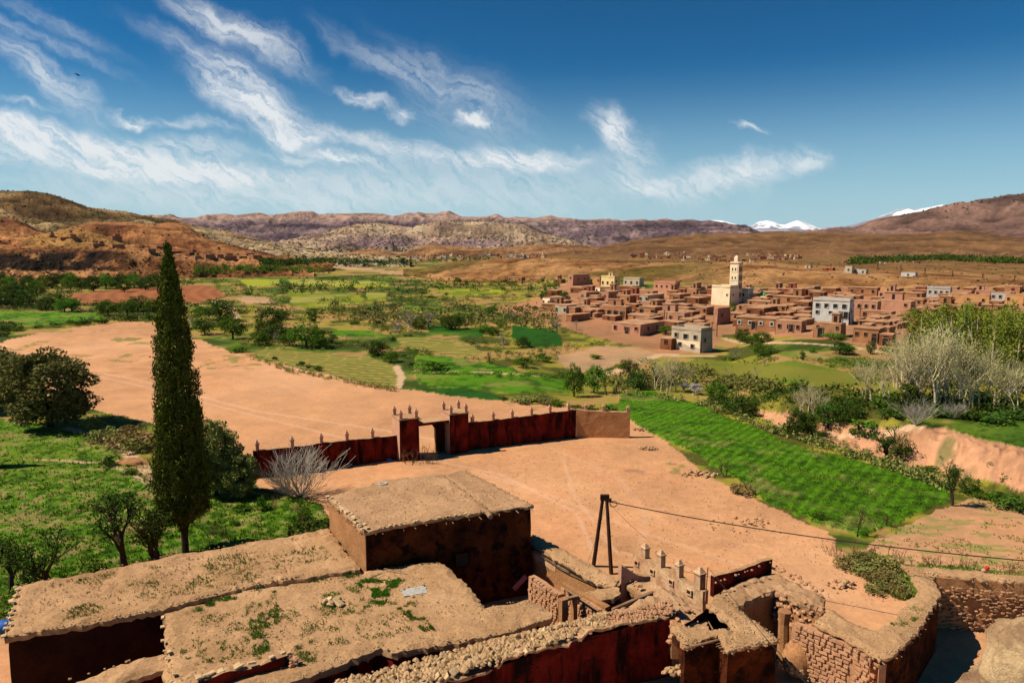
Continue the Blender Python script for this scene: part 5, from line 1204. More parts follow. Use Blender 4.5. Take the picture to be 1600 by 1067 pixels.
# ---------------------------------------------------------------- mud roofs and ruins in the foreground
def resample(poly, step, jit, closed=True):
    out = []; n = len(poly)
    for i in range(n if closed else n - 1):
        a = Vector(poly[i]); b = Vector(poly[(i + 1) % n]); L_ = (b - a).length; k = max(1, int(L_ / step)); d = (b - a) / k
        nn = Vector((-(b - a).y, (b - a).x)).normalized()
        for j in range(k): out.append(a + d * j + (nn * rnd.uniform(-jit, jit) if j else Vector((0, 0))))
    return out
def XY(pts, z): return [Vector((P(u, v, z).x, P(u, v, z).y)) for u, v in pts]
def area(p): return sum(p[i].x * p[(i + 1) % len(p)].y - p[(i + 1) % len(p)].x * p[i].y for i in range(len(p))) / 2
def mud_roof(poly, z, parent, mat='roof', thick=.28, ov=.10, step=.4, amp=.07, rim=.06, name='roof', zf=None, seed=1, jit=.10):
    if area(poly) < 0: poly = poly[::-1]
    bd = resample(poly, step * .6, jit); n = len(bd)
    xs = [p.x for p in bd]; ys = [p.y for p in bd]; ins = []
    pa = [(p.x, p.y) for p in bd]
    gx = np.arange(min(xs), max(xs), step); gy = np.arange(min(ys), max(ys), step)
    GX, GY = np.meshgrid(gx, gy); GX = GX + rs.uniform(-.35, .35, GX.shape) * step; GY = GY + rs.uniform(-.35, .35, GY.shape) * step
    ok = inside(pa, GX, GY); BX = np.array(xs); BY = np.array(ys)
    pts = np.stack([GX[ok], GY[ok]], 1)
    if len(pts):
        d = np.sqrt(((pts[:, None, :] - np.stack([BX, BY], 1)[None]) ** 2).sum(2)).min(1); pts = pts[d > step * .45]; d = d[d > step * .45]
    vs = bd + [Vector((a, b)) for a, b in pts]
    r = delaunay_2d_cdt(vs, [(i, (i + 1) % n) for i in range(n)], [], 1, 1e-4)
    VV = r[0]; orig = r[3]
    z_ = lambda x, y: (zf(x, y) if zf else z) + (float(fbm(np.array([x * .7]), np.array([y * .7]), 4, seed)[0]) - .5) * amp * 3
    X = np.array([v.x for v in VV]); Y = np.array([v.y for v in VV])
    ZZ = (np.array([zf(x, y) for x, y in zip(X, Y)]) if zf else np.full(len(X), z)) + (fbm(X * .7, Y * .7, 4, seed) - .5) * amp * 3 + (fbm(X * 3, Y * 3, 2, seed + 5) - .5) * amp
    dd = np.sqrt(((np.stack([X, Y], 1)[:, None] - np.stack([BX, BY], 1)[None]) ** 2).sum(2)).min(1)
    ZZ = ZZ + rim * np.exp(-((dd - .35) / .25) ** 2) - rim * .8 * np.exp(-(dd / .12) ** 2)
    V = [(x, y, zz) for x, y, zz in zip(X, Y, ZZ)]; Fc = [tuple(f) for f in r[2]]
    Fc = [f if ((V[f[1]][0] - V[f[0]][0]) * (V[f[2]][1] - V[f[0]][1]) - (V[f[1]][1] - V[f[0]][1]) * (V[f[2]][0] - V[f[0]][0])) > 0 else f[::-1] for f in Fc]
    o2n = {}
    for i, ol in enumerate(orig):
        for q in ol: o2n[q] = i
    nb = len(V); ring = [o2n[i] for i in range(n)]
    for lev, (inn, dz) in enumerate(((-.02, .5), (.0, 1.0), (.16, 1.0))):
        for i in range(n):
            a = bd[(i - 1) % n]; b_ = bd[(i + 1) % n]; t = (b_ - a).normalized(); nn = Vector((t.y, -t.x))
            q = V[ring[i]]; V.append((q[0] - nn.x * inn + rnd.uniform(-.03, .03), q[1] - nn.y * inn + rnd.uniform(-.03, .03), q[2] - thick * dz + rnd.uniform(-.04, .04)))
    lv = [ring] + [[nb + l * n + i for i in range(n)] for l in range(3)]
    for l in range(3):
        for i in range(n): Fc.append((lv[l][i], lv[l + 1][i], lv[l + 1][(i + 1) % n], lv[l][(i + 1) % n]))
    me = mesh(name, V, Fc, [mat]); return link(name, me, parent)
def walls(poly, zt, zb, parent, mat, inset=.12, amp=.07, name='wall', only=None, seed=0):
    if area(poly) < 0: poly = poly[::-1]
    n = len(poly)
    ins = []
    for i in range(n):
        a = (poly[i] - poly[i - 1]).normalized(); b = (poly[(i + 1) % n] - poly[i]).normalized(); na = Vector((-a.y, a.x)); nb = Vector((-b.y, b.x)); m = (na + nb)
        m = m.normalized() / max(.4, math.sqrt((1 + na.dot(nb)) / 2)); ins.append(poly[i] + m * inset)
    bd = resample(ins, .45, 0); k = len(bd); nz_ = max(3, int((zt - zb) / .4)); V = []
    for i, p in enumerate(bd):
        a = bd[(i - 1) % k]; b = bd[(i + 1) % k]; t = (b - a).normalized(); nn = Vector((t.y, -t.x))
        for j in range(nz_ + 1):
            z = zb + (zt - zb) * j / nz_; o = (float(fbm(p.x * .8 + p.y * .8 + seed, z * .9 + p.x * .3 - p.y * .3, 4, 15)) - .45) * amp * 2 + (zt - z) * .03
            V.append((p.x + nn.x * o, p.y + nn.y * o, z))
    Fc = [(i * (nz_ + 1) + j, ((i + 1) % k) * (nz_ + 1) + j, ((i + 1) % k) * (nz_ + 1) + j + 1, i * (nz_ + 1) + j + 1) for i in range(k) for j in range(nz_)]
    return link(name, mesh(name, V, Fc, [mat]), parent)
# stones
def stone_mesh(seed, flatk=.7, box=False):
    bm = bmesh.new()
    if box: bmesh.ops.create_cube(bm, size=1.6)
    else: bmesh.ops.create_icosphere(bm, subdivisions=1, radius=1)
    r = random.Random(seed)
    if box: bmesh.ops.bevel(bm, geom=bm.edges[:], offset=.13, segments=1, affect='EDGES')
    sx, sy, sz = r.uniform(.75, 1.25), r.uniform(.6, 1.0), flatk * r.uniform(.7, 1.1)
    for v in bm.verts:
        k = 1 + r.uniform(-.18, .18) * (1 if not box else .75); v.co = Vector((v.co.x * sx * k, v.co.y * sy * k, v.co.z * sz * k))
        if not box: v.co = Vector([max(-.78, min(.78, c)) for c in v.co])
    me = bpy.data.meshes.new('stone'); bm.to_mesh(me); bm.free(); return me
def stone_set(mat, box=False, n=6, f=.7):
    L_ = []
    for i in range(n): me = stone_mesh(i + 40 * box, f, box); me.materials.append(M[mat]); L_.append(me)
    return L_
ST = stone_set('stone'); STP = stone_set('palestone', f=.35, box=True); STB = stone_set('stonedark', box=True, f=.55); STR = stone_set('stonedark')
def put_stone(S_, p, s, parent, rz=None, tilt=.5, name='stone', sc=None):
    o = link(name, rnd.choice(S_), parent, p); o.rotation_euler = (rnd.uniform(-tilt, tilt), rnd.uniform(-tilt, tilt), rnd.uniform(0, 6.28) if rz is None else rz + rnd.uniform(-.15, .15))
    o.scale = sc or (s, s, s); return o
def edge_stones(pts, z, parent, sp=.35, s=.13, S_=None, jit=.08, skip=.1, name='stone'):
    for a, b in zip(pts[:-1], pts[1:]):
        L_ = (b - a).length; k = max(1, int(L_ / sp)); ang = math.atan2((b - a).y, (b - a).x)
        for i in range(k):
            if rnd.random() < skip: continue
            q = a + (b - a) * ((i + rnd.uniform(.2, .8)) / k); ss = s * rnd.uniform(.6, 1.35)
            put_stone(S_ or ST, Vector((q.x + rnd.uniform(-jit, jit), q.y + rnd.uniform(-jit, jit), z + ss * .25)), ss, parent, ang, .25, name)
def sticks(pts, z, parent, sp=.5, ln=.35, name='roof_pole', skip=.3):
    for a, b in zip(pts[:-1], pts[1:]):
        d = (b - a); L_ = d.length; nn = Vector((d.y, -d.x)).normalized(); k = int(L_ / sp)
        for i in range(k):
            if rnd.random() < skip: continue
            q = a + d * ((i + rnd.random()) / k); l = ln * rnd.uniform(.5, 1.3); t = nn + d.normalized() * rnd.uniform(-.35, .35); zz = z + rnd.uniform(-.05, .03)
            m = MB(); m.tube([(q.x - t.x * .3, q.y - t.y * .3, zz), (q.x + t.x * l, q.y + t.y * l, zz - rnd.uniform(-.02, .12))], rnd.uniform(.018, .035), 5)
            link(name, m.mesh('roof_pole', ['wood']), parent)
def pebbles(name, poly, z, n, s, label, parent=None, mat='stone', zf=None):
    xs = [p.x for p in poly]; ys = [p.y for p in poly]; C = []
    C = sample_px([(p.x, p.y) for p in poly], n); C = np.concatenate([C, np.full((len(C), 1), z)], 1); m = len(C); base = np.array([(1, 0, 0), (-.1, 1, 0), (-1, -.1, 0), (0, -1, 0), (.1, .1, .7)]); tri = np.array([(0, 1, 4), (1, 2, 4), (2, 3, 4), (3, 0, 4)])
    a = rs.uniform(0, 6.28, m); ss = s * rs.uniform(.3, 1.3, m) ** 1.5; B = base[None] * ss[:, None, None]
    X = B[..., 0] * np.cos(a)[:, None] - B[..., 1] * np.sin(a)[:, None]; Y = B[..., 0] * np.sin(a)[:, None] + B[..., 1] * np.cos(a)[:, None]
    V = np.stack([X, Y, B[..., 2]], -1) + C[:, None]
    o = link(name, npmesh(name, V.reshape(-1, 3), (tri[None] + (np.arange(m) * 5)[:, None, None]).reshape(-1, 3), mat, smooth=False), parent)
    o['kind'] = 'stuff'
    if parent is None: tag(o, label, 'stones')
    return o
ZR, ZB = 3.5, 5.9
# -- long low building on the left
A_ = empty('long_mud_building', P(140, 940, 0), 'long low mud building with a flat earth roof left of the tall block', 'building'); A_.location = (0, 0, 0)
pA = XY([(26, 916), (8, 997), (255, 951), (375, 917), (562, 889), (512, 826), (290, 864), (170, 887)], ZR + .25)
mud_roof(pA, ZR + .25, A_, 'roof', .25, seed=3, amp=.10); walls(pA, ZR + .05, -.5, A_, 'shadedark', seed=2)  # walls coloured near black in place of deep shade
fa = XY([(8, 997), (255, 951), (375, 917), (470, 901)], ZR + .25); edge_stones(fa, ZR + .30, A_, .22, .085, ST, .05, .1)
edge_stones(XY([(26, 916), (8, 997)], ZR + .25), ZR + .3, A_, .34, .13, STP, .10, .25)
edge_stones(XY([(26, 916), (170, 887), (290, 864), (512, 826)], ZR + .25), ZR + .28, A_, .3, .06, ST, .05, .2)
pebbles('gravel', pA, ZR + .27, 2000, .045, '', A_, 'stonedark')
def G2(poly, z, n, s, label, par=None, sp=.6, mat='grass'):
    tufts('roof_weeds', poly, n, s, label, mat, 0.02, z, sp)
G2([(40, 920), (250, 880), (500, 850), (540, 885), (380, 912), (100, 970)], ZR + .25, 1100, .09, 'green weeds on the roof of the long building')
# -- terrace roof
B_ = empty('terrace_building', (0, 0, 0), 'broad flat earth terrace roof with weeds in front of the tall block', 'building')
pB = XY([(257, 960), (376, 921), (562, 892), (687, 876), (700, 886), (735, 917), (757, 947), (800, 940), (826, 934), (862, 953), (861, 966), (780, 990), (700, 1004), (612, 1018), (596, 1010), (500, 1048), (430, 1075), (290, 1090), (262, 1035)], ZR)
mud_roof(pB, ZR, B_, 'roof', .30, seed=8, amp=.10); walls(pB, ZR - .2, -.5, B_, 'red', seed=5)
edge_stones(XY([(257, 960), (262, 1035), (285, 1085)], ZR), ZR + .03, B_, .45, .13, STP, .2, .35)
fb = XY([(430, 1075), (500, 1048), (596, 1010), (612, 1018), (700, 1004), (780, 990), (861, 966)], ZR)
edge_stones(fb, ZR + .02, B_, .25, .06, ST, .12, .2); sticks(fb, ZR - .3, B_, 1.1, .14)
pebbles('gravel', pB, ZR + .02, 2600, .042, '', B_, 'stone')
for poly, n in (([(500, 925), (560, 905), (640, 905), (560, 960), (500, 955)], 500), ([(560, 905), (630, 900), (600, 945), (560, 940)], 900), ([(640, 935), (680, 985), (660, 985), (620, 950)], 300), ([(380, 930), (430, 905), (440, 1000), (400, 1040)], 700),
                ([(280, 955), (380, 925), (380, 935), (290, 962)], 350), ([(470, 900), (560, 892), (560, 900), (480, 910)], 200), ([(460, 1000), (500, 1010), (490, 1040), (460, 1030)], 110), ([(280, 1015), (350, 1010), (350, 1035), (290, 1035)], 130), ([(300, 960), (700, 930), (640, 990), (300, 1040)], 900)):
    G2(poly, ZR + .02, n, .075, 'green weeds on the terrace roof', sp=1.9)
hp_ = P(520, 942, ZR)
heap = empty('stone_heap', hp_, 'small heap of pale rocks on the terrace roof', 'stones')
for i in range(9):
    put_stone(ST if i > 3 else STP, Vector((rnd.uniform(-.45, .45), rnd.uniform(-.3, .3), .12 + .14 * rnd.random())), rnd.uniform(.22, .40) if i < 4 else rnd.uniform(.12, .22), heap)
bd_ = MB()
for i in range(5): bd_.box((0, i * .16, .03), (1.2, .13, .03)); 
brd = empty('roof_hatch', P(648, 925, ZR + .03), 'pale grey-green boards lying on the terrace roof', 'boards', rz=.35)
for i in range(5):
    m = MB(); m.box((rnd.uniform(-.05, .05), i * .17 - .3, .05), (1.3, .15, .03)); link('board', m.mesh('board', ['h_blue']), brd)
for i in range(7): put_stone(ST, Vector((rnd.uniform(-.8, .8), rnd.choice((-.5, .5)) + rnd.uniform(-.1, .1), .06)), rnd.uniform(.07, .13), brd)
for (a, b, l) in (((600, 888), (632, 893), 'thin pole lying beside the tall block'), ((580, 902), (597, 895), 'short dark stick lying on the terrace roof')):
    m = MB(); pa, pb_ = P(*a, ZR + .12), P(*b, ZR + .12); m.tube([pa, pb_], .03, 6); tag(link('loose_pole', m.mesh('loose_pole', ['wood'])), l, 'pole')
# -- tall block
D_ = empty('block_building', (0, 0, 0), 'tall square mud block building with stones along its roof edge', 'building')
pD = XY([(569, 829), (766, 796), (690, 740), (600, 750), (511, 776)], ZB); pD2 = XY([(767, 799), (834, 789), (727, 734), (691, 742)], ZB - .12)
mud_roof(pD, ZB, D_, 'roof2', .20, seed=13, amp=.07, rim=.05); mud_roof(pD2, ZB - .12, D_, 'roof2', .2, seed=17, amp=.06, rim=.05)
pW = XY([(569, 829), (833, 790), (727, 735), (690, 741), (600, 750), (511, 776)], ZB - .1)
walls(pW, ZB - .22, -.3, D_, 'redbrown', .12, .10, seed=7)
# thin lighter skin on the left face, sunlight put into its colour
q0, q1 = XY([(511, 776), (569, 829)], ZB); dq = (q1 - q0).normalized(); nq = Vector((dq.y, -dq.x)); nq = nq if nq.x < 0 else -nq
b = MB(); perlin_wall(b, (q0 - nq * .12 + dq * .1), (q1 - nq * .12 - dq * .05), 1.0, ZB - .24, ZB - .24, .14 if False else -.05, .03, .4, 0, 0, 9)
sk = link('sunlit_face', b.mesh('sunlit_face', ['mudwall']), D_)
edge_stones(XY([(511, 776), (540, 800), (569, 829)], ZB), ZB + .02, D_, .34, .15, STP, .05, .05); edge_stones(XY([(517, 778), (574, 826)], ZB), ZB + .02, D_, .4, .12, STP, .12, .2)
edge_stones(XY([(571, 828), (640, 816), (700, 807), (764, 797)], ZB), ZB + .02, D_, .3, .12, STP, .05, .25); edge_stones(XY([(571, 829), (764, 798)], ZB), ZB - .03, D_, .3, .08, ST, .04, .2)
edge_stones(XY([(692, 742), (765, 795)], ZB), ZB + .02, D_, .4, .07, ST, .05, .3); edge_stones(XY([(768, 799), (833, 790), (727, 735)], ZB - .12), ZB - .1, D_, .3, .06, ST, .04, .2)
pebbles('gravel', pD, ZB + .02, 800, .045, '', D_, 'stonedark'); pebbles('gravel', pD2, ZB - .1, 400, .04, '', D_, 'stonedark')
sticks(XY([(569, 829), (834, 789)], ZB), ZB - .25, D_, .8, .10); sticks(XY([(511, 776), (569, 829)], ZB), ZB - .25, D_, .4, .16)
# window and pipe on the shaded face
f0, f1 = XY([(569, 829), (833, 790)], ZB); df_ = (f1 - f0).normalized(); nf = Vector((df_.y, -df_.x)); ang = math.atan2(df_.y, df_.x)
def on_face(t, z, off): q = f0 + (f1 - f0) * t + nf * (off - .12); return Vector((q.x, q.y, z))
wf_ = empty('window', on_face(.56, 3.1, .10)); wf_.parent = D_; wf_.rotation_euler = (0, 0, ang)
m = MB(); m.box((0, 0, .42), (.9, .12, .1)); m.box((0, 0, -.42), (.9, .12, .1)); m.box((-.42, 0, 0), (.08, .12, .75)); m.box((.42, 0, 0), (.08, .12, .75)); link('frame', m.mesh('frame', ['redbrown']), wf_)
m = MB(); m.box((0, .02, 0), (.76, .06, .74)); link('pane', m.mesh('pane', ['glass']), wf_)
m = MB(); c = P(764, 800, ZB); m.tube([(c.x + nf.x * -.3, c.y + nf.y * -.3, ZB - .1), (c.x + nf.x * .3, c.y + nf.y * .3, ZB - .2)], .16, 12); link('rain_spout', m.mesh('rain_spout', ['wood']), D_)
c = P(598, 757, ZB); m = MB(); 
for i in range(12):
    a = i * math.pi / 6; m.box((c.x + .26 * math.cos(a), c.y + .22 * math.sin(a), ZB + .06), (.14, .10, .12), a + 1.57)
link('smoke_hole', m.mesh('smoke_hole', ['h_white']), D_)
m = MB(); c0 = on_face(.90, 1.2, .5); m.box((0, 0, 0), (1.1, .05, .35)); o = link('loose_board', m.mesh('loose_board', ['purple'])); o.location = c0; o.rotation_euler = (0, R(-40), ang); tag(o, 'purple faded board leaning in the dark yard beside the block', 'board')
# -- narrow roof right of the block
N_ = empty('narrow_mud_building', (0, 0, 0), 'narrow mud roof running from the tall block to the poles', 'building')
pN = XY([(824, 846), (833, 832), (900, 869), (968, 905), (960, 916), (934, 911), (880, 878)], 3.0)
mud_roof(pN, 3.0, N_, 'roof', .16, seed=21, amp=.06); walls(pN, 2.86, -.3, N_, 'mudwall', .10)
q0, q1 = XY([(828, 851), (932, 911)], 2.85); b = MB(); b.add([], []); dq = (q1 - q0); nq = Vector((dq.y, -dq.x)).normalized(); nq = nq if nq.x < 0 else -nq
for t0, t1, zt, zb in ((.02, .22, 2.8, 1.9), (.22, .42, 2.8, 2.05), (.42, .62, 2.75, 2.4)):
    a, c = q0 + dq * t0, q0 + dq * t1; perlin_wall(b, a + nq * .03, c + nq * .03, zb, zt, zt, .06, .02, .3, 0, 0, 4)
link('lime_patch', b.mesh('lime_patch', ['pale']), N_)
m = MB(); m.tube([(q0.x + nq.x * .12, q0.y + nq.y * .12, 2.83), (q1.x + nq.x * .12, q1.y + nq.y * .12, 2.83)], .05, 6); link('eave_pole', m.mesh('eave_pole', ['bark']), N_)
m = MB(); m.tube([(q0.x + nq.x * .2, q0.y + nq.y * .2, 2.75), ((q0.x + q1.x) / 2 + nq.x * .2, (q0.y + q1.y) / 2 + nq.y * .2, 2.65), (q1.x + nq.x * .15, q1.y + nq.y * .15, 2.75)], .03, 6); link('eave_pole', m.mesh('eave_pole', ['bark']), N_)
pebbles('gravel', pN, 3.02, 500, .045, '', N_, 'stone')
# arm of the same building
pN2 = XY([(908, 924), (960, 914), (968, 918), (968, 930), (935, 940), (915, 938)], 3.0); mud_roof(pN2, 3.0, N_, 'roof', .25, seed=23, amp=.12, name='arm_roof'); walls(pN2, 2.8, -.3, N_, 'red', .1, name='arm_wall')
# -- dry stone wall, with each stone
def course_wall(root, p0, p1, z0, z1a, z1b, s, S_, n_rows, core='stonedark', th=.4, cap=True, name='stone', jit=.03, maxn=300):
    p0 = Vector((p0[0], p0[1])); p1 = Vector((p1[0], p1[1])); d = p1 - p0; L_ = d.length; d /= L_; nn = Vector((d.y, -d.x)); ang = math.atan2(d.y, d.x)
    b = MB(); perlin_wall(b, p0, p1, z0 - .5, z1a - .1, z1b - .1, th, .03, .4, 0, 0, 2); link('wall_core', b.mesh('wall_core', [core]), root); cnt = 0
    for r_ in range(n_rows):
        x = rnd.uniform(0, s); zrow = (r_ + .5) / n_rows
        while x < L_ and cnt < maxn:
            l = s * rnd.uniform(1.2, 2.6); t = x / L_; zt = z1a + (z1b - z1a) * t; hh = (zt - z0) / n_rows
            q = p0 + d * (x + l / 2) + nn * rnd.uniform(-jit, jit)
            if x + l > L_ + s * .5: break
            put_stone(S_, Vector((q.x, q.y, z0 + (zt - z0) * zrow + rnd.uniform(-.02, .02))), 1, root, ang, .08, name, (l * .56, th * .35, hh * .95)); x += l * rnd.uniform(.98, 1.15); cnt += 1
dsw = empty('dry_stone_wall', (0, 0, 0), 'dry stone wall end of piled blocks beside the dark yard', 'wall')
a_, c_ = P(826, 897, 2.8), P(872, 926, 2.8); course_wall(dsw, (a_.x, a_.y), (c_.x, c_.y), 0.6, 2.8, 2.7, .17, STB, 11)
dsw2 = empty('dry_stone_wall', (0, 0, 0), 'low dry stone wall with a timber beam along its top behind the doorway', 'wall')
a_, c_ = P(876, 914, 3.0), P(942, 952, 3.0); course_wall(dsw2, (a_.x, a_.y), (c_.x, c_.y), 1.2, 3.0, 3.0, .17, STB, 8)
m = MB(); a_, c_ = P(884, 920, 3.08), P(936, 954, 3.08); m.tube([a_, c_], .06, 6); link('beam', m.mesh('beam', ['wood']), dsw2)
m = MB(); a_, c_ = P(878, 913, 3.1), P(946, 948, 3.1); perlin_wall(m, (a_.x, a_.y), (c_.x, c_.y), 2.9, 3.12, 3.1, .35, .04, .3, 0, 0, 3); link('coping', m.mesh('coping', ['mudwall']), dsw2)
dr = empty('doorway', P(880, 968, 2.2), 'lit mud doorway post with a dark opening behind the rubble wall', 'doorway', rz=.5); m = MB(); m.box((0, 0, .1), (.38, .35, 2.2)); link('post', m.mesh('post', ['mudwall']), dr)
m = MB(); m.box((.85, .25, .0), (.25, .3, 1.8)); link('post', m.mesh('post', ['mudwall']), dr); m = MB(); m.box((.45, .2, 1.0), (1.2, .2, .14)); link('lintel', m.mesh('lintel', ['wood']), dr)
# plastered slab and log
m = MB(); a_, c_ = P(970, 935, 1.6), P(1016, 925, 1.6); sl2 = empty('plastered_wall', (0, 0, 0), 'smooth reddish plastered wall stub behind the log', 'wall')
perlin_wall(m, (a_.x, a_.y), (c_.x, c_.y), -.3, 3.5, 2.6, .35, .05, .4, 0, 1, 6, .12); link('wall', m.mesh('wall', ['gatelit', 'roof']), sl2)
m = MB(); a_, c_ = P(957, 952, 3.2), P(1018, 927, 3.2); m.tube([a_, a_.lerp(c_, .5), c_], [.09, .12, .15], 8); tag(link('log', m.mesh('log', ['wood'])), 'thick log lying across the ruin behind the red wall', 'log')
# -- crenellated wall
K_ = empty('crenellated_wall', (0, 0, 0), 'lime-washed mud wall with four capped merlons and small square loopholes', 'wall')
k0, k1 = P(990, 872, 1.9), P(1098, 931, 1.9); m = MB(); perlin_wall(m, (k0.x, k0.y), (k1.x, k1.y), -.4, 2.1, 2.2, .45, .05, .35, 0, 1, 11, .12); link('wall', m.mesh('wall', ['pale', 'roof']), K_)
dk = Vector((k1.x - k0.x, k1.y - k0.y)); dk0 = dk.normalized(); nk = Vector((-dk0.y, dk0.x)); ak = math.atan2(dk0.y, dk0.x)
for t, h in ((.14, 1.05), (.38, 1.15), (.64, 1.1), (.92, 1.3)):
    q = Vector((k0.x, k0.y)) + dk * t + nk * .22; mm = MB(); s_ = .42 if t < .9 else .5
    mm.box((0, 0, h * .36), (s_, s_ * .9, h * .75)); mm.box((0, 0, h * .76), (s_ * 1.2, s_ * 1.15, .08)); mm.box((0, 0, h * .90), (s_ * 1.05, s_, h * .24), taper=.25)
    o = link('merlon', mm.mesh('merlon', ['pale']), K_); o.location = (q.x, q.y, 2.1); o.rotation_euler = (0, 0, ak)
for t in (.06, .30, .58, .83):
    q = Vector((k0.x, k0.y)) + dk * t - nk * .03; mm = MB()
    for (cx, cz, dx, dz) in ((0, .15, .42, .06), (0, -.15, .42, .06), (-.17, 0, .06, .26), (.17, 0, .06, .26)): mm.box((cx, -.02, cz), (dx, .1, dz))
    o = link('loophole', mm.mesh('loophole', ['pale']), K_); o.location = (q.x, q.y, 1.72); o.rotation_euler = (0, 0, ak)
    mm = MB(); mm.box((0, .0, 0), (.28, .05, .24)); link('opening', mm.mesh('opening', ['dark']), o)
# mud strip roof in front of the crenellated wall
S1 = empty('ruined_mud_building', (0, 0, 0), 'sloping strip of ruined mud roof along the foot of the crenellated wall', 'building')
pS = XY([(975, 905), (1000, 903), (1050, 925), (1100, 952), (1110, 985), (1050, 978), (1020, 936)], 2.6); mud_roof(pS, 2.6, S1, 'roof2', .3, seed=31, amp=.25); walls(pS, 2.4, -.3, S1, 'mudwall', .1)
for i in range(26): q = P(rnd.uniform(985, 1095), 0, 0) if False else P(985 + i * 4.2, 912 + i * 2.1 + rnd.uniform(-8, 8), 2.75); put_stone(STR, q, rnd.uniform(.06, .15), S1)
# -- big red wall with rubble on top
R_ = empty('red_rubble_wall', (0, 0, 0), 'thick dark red wall in the foreground with loose rubble along its top', 'wall'); ZW = 3.3
pR = XY([(560, 1130), (700, 1120), (674, 1068), (780, 1036), (873, 1006), (942, 986), (1000, 971), (1046, 962), (1062, 950), (1048, 936), (1012, 935), (962, 950), (933, 959), (896, 968), (838, 980), (780, 998), (700, 1018), (612, 1042), (530, 1066), (420, 1110), (420, 1200)], ZW)
pR = XY([(500, 1135), (674, 1070), (780, 1036), (873, 1006), (942, 986), (1000, 971), (1046, 962), (1062, 950), (1048, 936), (1012, 935), (962, 950), (933, 959), (896, 968), (838, 980), (780, 998), (700, 1020), (612, 1045), (530, 1070), (440, 1110)], ZW)
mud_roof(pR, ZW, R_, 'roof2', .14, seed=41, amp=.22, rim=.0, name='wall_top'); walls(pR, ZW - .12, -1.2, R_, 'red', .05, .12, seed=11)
cnt = 0
poly_r = [(530, 1066), (640, 1036), (780, 1000), (896, 972), (950, 958), (950, 980), (873, 1002), (780, 1032), (674, 1066), (600, 1090), (480, 1100)]
while cnt < 285:
    u, v = rnd.uniform(480, 950), rnd.uniform(955, 1095)
    if not inside(poly_r, np.array([u]), np.array([v]))[0]: continue
    q = P(u, v, ZW + .12); s = rnd.uniform(.13, .27); put_stone(ST if rnd.random() < .8 else STP, Vector((q.x, q.y, ZW + rnd.uniform(.05, .16))), s, R_, tilt=.9, sc=(s * rnd.uniform(.8, 1.2), s * rnd.uniform(.8, 1.1), s * .9)); cnt += 1
STD = stone_set('redbrown', box=True, f=.6)
_e = XY([(690, 1063), (780, 1036), (873, 1006), (942, 986), (1000, 971), (1046, 962)], ZW)
for i in range(170):
    j = rnd.randrange(5); q = _e[j].lerp(_e[j + 1], rnd.random()); s = rnd.uniform(.07, .17); z = ZW - .22 - rnd.random() ** 1.6 * 1.3
    nn_ = (_e[j + 1] - _e[j]).normalized(); put_stone(STD, Vector((q.x - nn_.y * .02, q.y + nn_.x * .10, z)), s, R_, math.atan2(nn_.y, nn_.x), .25, 'exposed_stone', (s * 1.2, s * .8, s * .6))
prr = XY(poly_r, ZW); pebbles('rubble', prr, ZW + .1, 1500, .13, '', R_, 'stone')
pebbles('gravel', XY([(940, 960), (1046, 938), (1055, 958), (945, 984)], ZW), ZW + .05, 500, .09, '', R_, 'stonedark')
edge_stones(XY([(680, 1066), (780, 1036), (873, 1006), (942, 986), (1000, 971), (1046, 962)], ZW), ZW + .05, B_ if False else R_, 1.1, .09, STR, .05, .2, 'edge_stone')
# -- wedge roofs right of it
Wd = empty('wedge_roof_building', (0, 0, 0), 'ruined building with a pointed wedge of mud roof and dark red broken walls', 'building')
p1_ = XY([(1104, 946), (1124, 925), (1170, 962), (1216, 996), (1137, 1017), (1149, 981)], 3.2); mud_roof(p1_, 3.2, Wd, 'roof', .16, seed=51, amp=.06, step=.3)
p2_ = XY([(1046, 975), (1112, 984), (1149, 981), (1137, 1017), (1122, 992), (1068, 1009)], 3.12); mud_roof(p2_, 3.12, Wd, 'roof', .16, seed=53, amp=.08, step=.3)
pw_ = XY([(1060, 975), (1104, 946), (1124, 925), (1216, 996), (1137, 1017), (1122, 995), (1068, 1009)], 3.1); walls(pw_, 2.95, -1, Wd, 'redbrown', .12, .2, seed=21)
sticks(XY([(1068, 1009), (1122, 993), (1137, 1017), (1216, 996)], 3.1), 3.0, Wd, .22, .22); sticks(XY([(1124, 925), (1216, 996)], 3.1)[::-1], 3.05, Wd, .6, .15)
m = MB(); m.tube([P(1072, 1012, 3.0), P(1135, 996, 3.05)], .05, 6); link('eave_pole', m.mesh('eave_pole', ['wood']), Wd); m = MB(); m.tube([P(1130, 1020, 3.0), P(1218, 997, 3.05)], .04, 6); link('eave_pole', m.mesh('eave_pole', ['wood']), Wd)
pebbles('gravel', p1_, 3.22, 500, .04, '', Wd, 'stone'); pebbles('gravel', p2_, 3.15, 300, .05, '', Wd, 'stone')
# broken pier at the end of the red wall
pr_ = empty('broken_pier', P(1056, 975, 3.0), 'broken stone and mud pier at the end of the red wall', 'wall')
m = MB(); m.box((0, 0, -.8), (.5, .6, 1.8)); link('core', m.mesh('core', ['mudwall']), pr_)
for i in range(26): put_stone(STR, Vector((rnd.uniform(-.35, .35), rnd.uniform(-.45, .3), rnd.uniform(-.9, .25))), rnd.uniform(.10, .2), pr_)
rub = empty('rubble_heap', P(1085, 1052, 1.0), 'heap of pale rubble at the foot of the dark red walls', 'stones')
for i in range(34):
    a = rnd.uniform(0, 6.28); rr_ = rnd.random() ** .6; put_stone(ST, Vector((math.cos(a) * rr_ * 1.6, math.sin(a) * rr_ * .7, .9 * (1 - rr_) * rnd.random())), rnd.uniform(.13, .26), rub)
rub2 = empty('rubble_heap', P(1215, 1045, .6), 'spill of pale pebbles below the wedge roof', 'stones')
